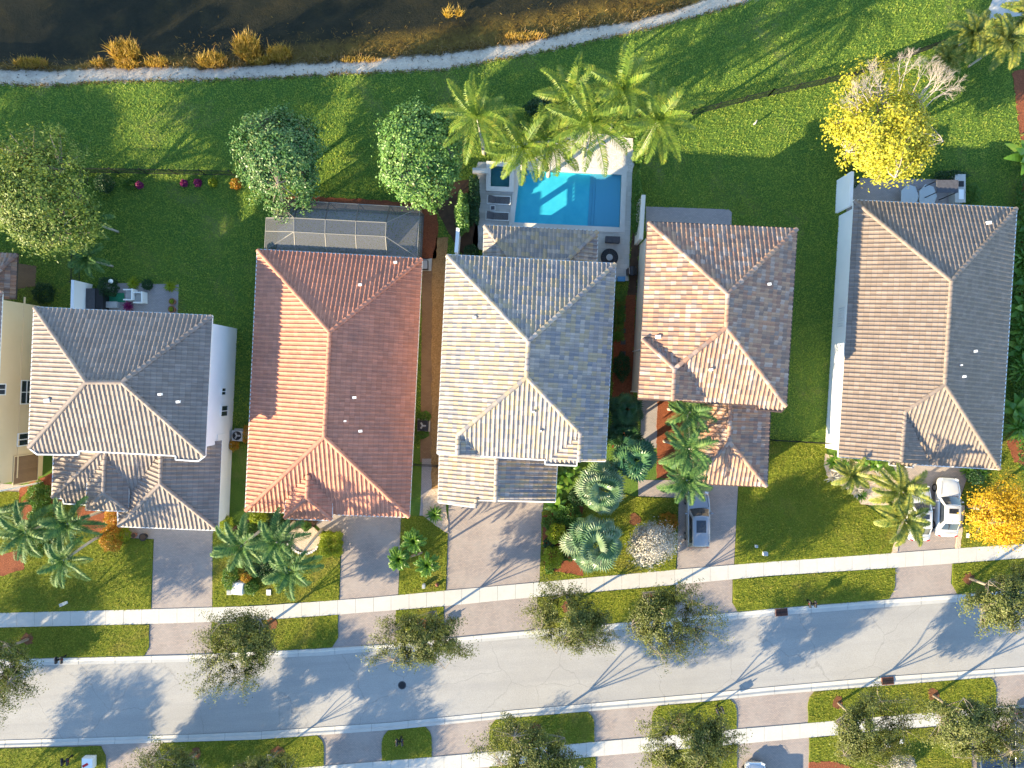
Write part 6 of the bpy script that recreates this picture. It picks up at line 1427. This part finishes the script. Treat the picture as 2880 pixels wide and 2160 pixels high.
# ---------------------------------------------------------------- cars
def car(name, label, px, py, rz, col, L=4.75, Wd=1.88, Hh=1.48, suv=False, metal=0.0, rough=.25, zc=.9, roofdark=True):
    p = P(px, py, zc); r = thing(name, (p.x, p.y, .02), label, 'car'); r.rotation_euler = (0, 0, rz)
    paint = M('car_paint_'+name, [col], 1, rough, metal=metal, coat=1.0, spec=.5); w = Wd/2
    # stations along Y (front at +Y): y, half width, top z
    if suv: st = [(-.5, .72, .55, .9), (-.485, .86, .9, 1.05), (-.44, .95, 1.05, 1.08), (-.3, 1, 1.06, 1.08), (-.05, 1, 1.05, 1.06), (.2, 1, 1.04, 1.06), (.33, .99, 1.0, 1.03), (.43, .93, .9, .96), (.48, .82, .75, .85), (.5, .66, .55, .62)]
    else: st = [(-.5, .66, .5, .72), (-.485, .82, .8, .9), (-.44, .92, .9, .97), (-.3, .98, .93, .98), (-.05, 1, .93, .96), (.15, 1, .92, .95), (.28, .99, .88, .93), (.42, .93, .76, .84), (.48, .80, .62, .72), (.5, .62, .48, .56)]
    vs = []; k = 11
    for y, hw, zs, zt in st:
        hw *= w; zb = .22
        prof = [(hw*.90, zb), (hw*.97, .34), (hw, .55 if zs > .6 else zs*.8), (hw*.985, zs*.93), (hw*.90, zs), (0, zt)]
        ring = prof+[(-a, b) for a, b in prof[:-1][::-1]]
        # insert a middle point on the bonnet each side
        vs += [(a, y*L, b) for a, b in ring]
    fs = []
    for i in range(len(st)-1):
        for j in range(k-1): q = i*k+j; fs.append((q, q+k, q+k+1, q+1))
        q = i*k; fs.append((q+k-1, q+2*k-1, q+k, q))
    fs.append(tuple(range(k))); fs.append(tuple(range((len(st)-1)*k, len(st)*k))[::-1])
    body = add('body', vs, fs, paint, r, smooth=True, local=True)
    body.modifiers.new('sub', 'SUBSURF').levels = 2; body.modifiers['sub'].render_levels = 2
    bm = bmesh.new(); bm.from_mesh(body.data); bmesh.ops.recalc_face_normals(bm, faces=bm.faces[:]); bm.to_mesh(body.data); bm.free()
    # greenhouse
    zb = (1.0 if suv else .88); zt = Hh
    yb0, yf0 = (-.485*L, .215*L) if suv else (-.40*L, .205*L); yb1, yf1 = (-.42*L, .075*L) if suv else (-.225*L, .055*L)
    wb, wt = w*.90, w*.70
    def ring(y0, y1, ww, z, n=7, bow=.05):
        out = []
        for i in range(n): t = i/(n-1)*2-1; out.append((ww*t, y1+bow*L*(1-t*t)*.5, z))
        for i in range(n): t = 1-i/(n-1)*2; out.append((ww*t, y0-bow*L*(1-t*t)*.3, z))
        return out
    A = ring(yb0, yf0, wb, zb-.12); B = ring(yb1, yf1, wt, zt-.05, bow=.035); C = [(x*.86, (y-(yb1+yf1)/2)*.9+(yb1+yf1)/2, zt) for x, y, z in B]
    n = len(A); vs = A+B+C; fs = [(i, (i+1) % n, (i+1) % n+n, i+n) for i in range(n)]+[(i+n, (i+1) % n+n, (i+1) % n+2*n, i+2*n) for i in range(n)]+[tuple(range(2*n, 3*n))]
    cab = add('cabin', vs, fs, paint, r, smooth=True, local=True)
    bm = bmesh.new(); bm.from_mesh(cab.data); bmesh.ops.recalc_face_normals(bm, faces=bm.faces[:]); bm.to_mesh(cab.data); bm.free()
    bv = cab.modifiers.new('round', 'BEVEL'); bv.width = .07; bv.segments = 3; bv.limit_method = 'ANGLE'; bv.angle_limit = R(35)
    def panel(nm, idx, t0, t1, s0, s1, mat='wglass', off=.012):
        pa = [Vector(A[i % n]) for i in idx]; pb = [Vector(B[i % n]) for i in idx]; m = len(idx); vs = []
        def at(sv, t):
            x = sv*(m-1); i = min(int(x), m-2); f = x-i; return pa[i].lerp(pa[i+1], f).lerp(pb[i].lerp(pb[i+1], f), t)
        N = 8
        for t in (t0, (t0+t1)/2, t1):
            for q in range(N+1): vs.append(at(s0+(s1-s0)*q/N, t))
        c = Vector((0, (yb0+yf0)/2, .3)); nn = (vs[N]-vs[0]).cross(vs[2*N+2]-vs[0]).normalized()
        if nn.dot(vs[N//2]-c) < 0: nn = -nn
        vs = [v+nn*off for v in vs]; fs = [(a+b*(N+1), a+1+b*(N+1), a+1+(b+1)*(N+1), a+(b+1)*(N+1)) for b in range(2) for a in range(N)]
        return add(nm, vs, fs, MT[mat], r, smooth=True, local=True)
    panel('windscreen', list(range(0, 7)), .10, .95, .04, .96); panel('rear_window', list(range(7, 14)), .16, .92, .08, .92)
    panel('side_window', [6, 7], .30, .90, .10, .88, off=.015); panel('side_window', [13, 14], .30, .90, .12, .90, off=.015)
    ym = (yb1+yf1)/2; ln = yf1-yb1
    MB().box((0, ym+ln*.18, zt+.006), (wt*1.15, ln*(.42 if suv else .30), .012)).build('sunroof', MT['wglass'], r, local=True)
    if suv:
        for s in (-1, 1): MB().tube([(s*wt*.92, yb1+.15, zt), (s*wt*.95, ym, zt+.05), (s*wt*.92, yf1-.15, zt)], .02, 6).build('roof_rail', MT['alloy'], r, local=True)
    for s in (-1, 1):
        m = MB(); m.box((s*(w+.08), yf0-.28*L*.35, zb+.02), (.2, .12, .13)); m.bar((s*w*.9, yf0-.3, zb-.02), (s*(w+.05), yf0-.3, zb), .04); m.build('mirror', paint, r, local=True)
        m = MB(); m.box((s*w*.70, .468*L, .66 if not suv else .8), (.28, .16, .06), -s*.35); m.build('headlight', MT['lens'], r, local=True)
        m = MB(); m.box((s*w*.74, -.474*L, .80 if not suv else .98), (.24, .07, .10), s*.3); m.build('tail_light', MT['red'], r, local=True)
        for yy in (-.31*L, .315*L):
            m = MB(); R_ = .33
            rim = [(math.cos(a*math.pi/10), math.sin(a*math.pi/10)) for a in range(20)]
            vs = [(s*(w-.23), yy+R_*c, R_+R_*d) for c, d in rim]+[(s*(w+.005), yy+R_*c, R_+R_*d) for c, d in rim]
            m.raw(vs, [(i, (i+1) % 20, (i+1) % 20+20, i+20) for i in range(20)]+[tuple(range(20)), tuple(range(20, 40))]); wh = m.build('wheel', MT['rubber'], r, local=True)
            m = MB(); vs = [(s*(w+.006), yy+.2*c, R_+.2*d) for c, d in rim]+[(s*(w+.02), yy+.17*c, R_+.17*d) for c, d in rim]
            m.raw(vs, [(i, (i+1) % 20, (i+1) % 20+20, i+20) for i in range(20)]+[tuple(range(20, 40))]); m.build('rim', MT['alloy'], wh, local=True)
    m = MB(); zf = 1.06 if suv else .955
    for s in (-1, 1): m.bar((s*w*.80, yf0+.05, zf-.015), (s*w*.66, .44*L, zf-(.13 if suv else .15)), .02, .012)
    if not suv: m.bar((-w*.7, yb0-.12, .985), (w*.7, yb0-.12, .985), .02, .012)
    m.build('panel_gap', MT['black'], r, local=True)
    MB().box((0, .492*L, .42), (1.0, .06, .12)).build('grille', MT['black'], r, local=True)
    MB().box((0, -.495*L, .52), (.5, .03, .12)).build('number_plate', MT['whitep'], r, local=True)
    for s in (-1, 1): MB().bar((s*.15, yf0-.02, zb+.05), (s*.15+.55, yf0+.0, zb+.04), .02).build('wiper', MT['black'], r, local=True)
    return r
car('suv', 'silver grey estate car with black sunroof parked in the driveway under a palm', 1965, 1462, 0, (.27, .28, .30), 4.7, 1.93, 1.66, True, .3, .3, zc=.9)
car('sedan', 'white sedan with black sunroof fully visible beside the amber tree', 2668, 1428, -.045, (.58, .58, .57), 4.85, 1.88, 1.45, zc=.8)
car('white_car', 'white car half hidden under the feather palm fronds', 2588, 1444, -.02, (.56, .57, .58), 4.6, 1.84, 1.45, zc=.8)
car('black_suv', 'black car with red tail lights cut by the right edge', 2886, 2085, math.pi+.02, (.010, .014, .022), 4.9, 1.95, 1.75, True, .2, .22, zc=.9)
car('dark_car', 'dark blue car beside the black one, cut by the bottom edge', 2788, 2186, 0, (.015, .03, .06), 4.6, 1.86, 1.45, zc=.8, metal=.3)
car('silver_car', 'silver car whose roof just shows at the bottom edge', 2126, 2226, 0, (.50, .52, .54), 4.6, 1.84, 1.45, zc=.8, metal=.6)
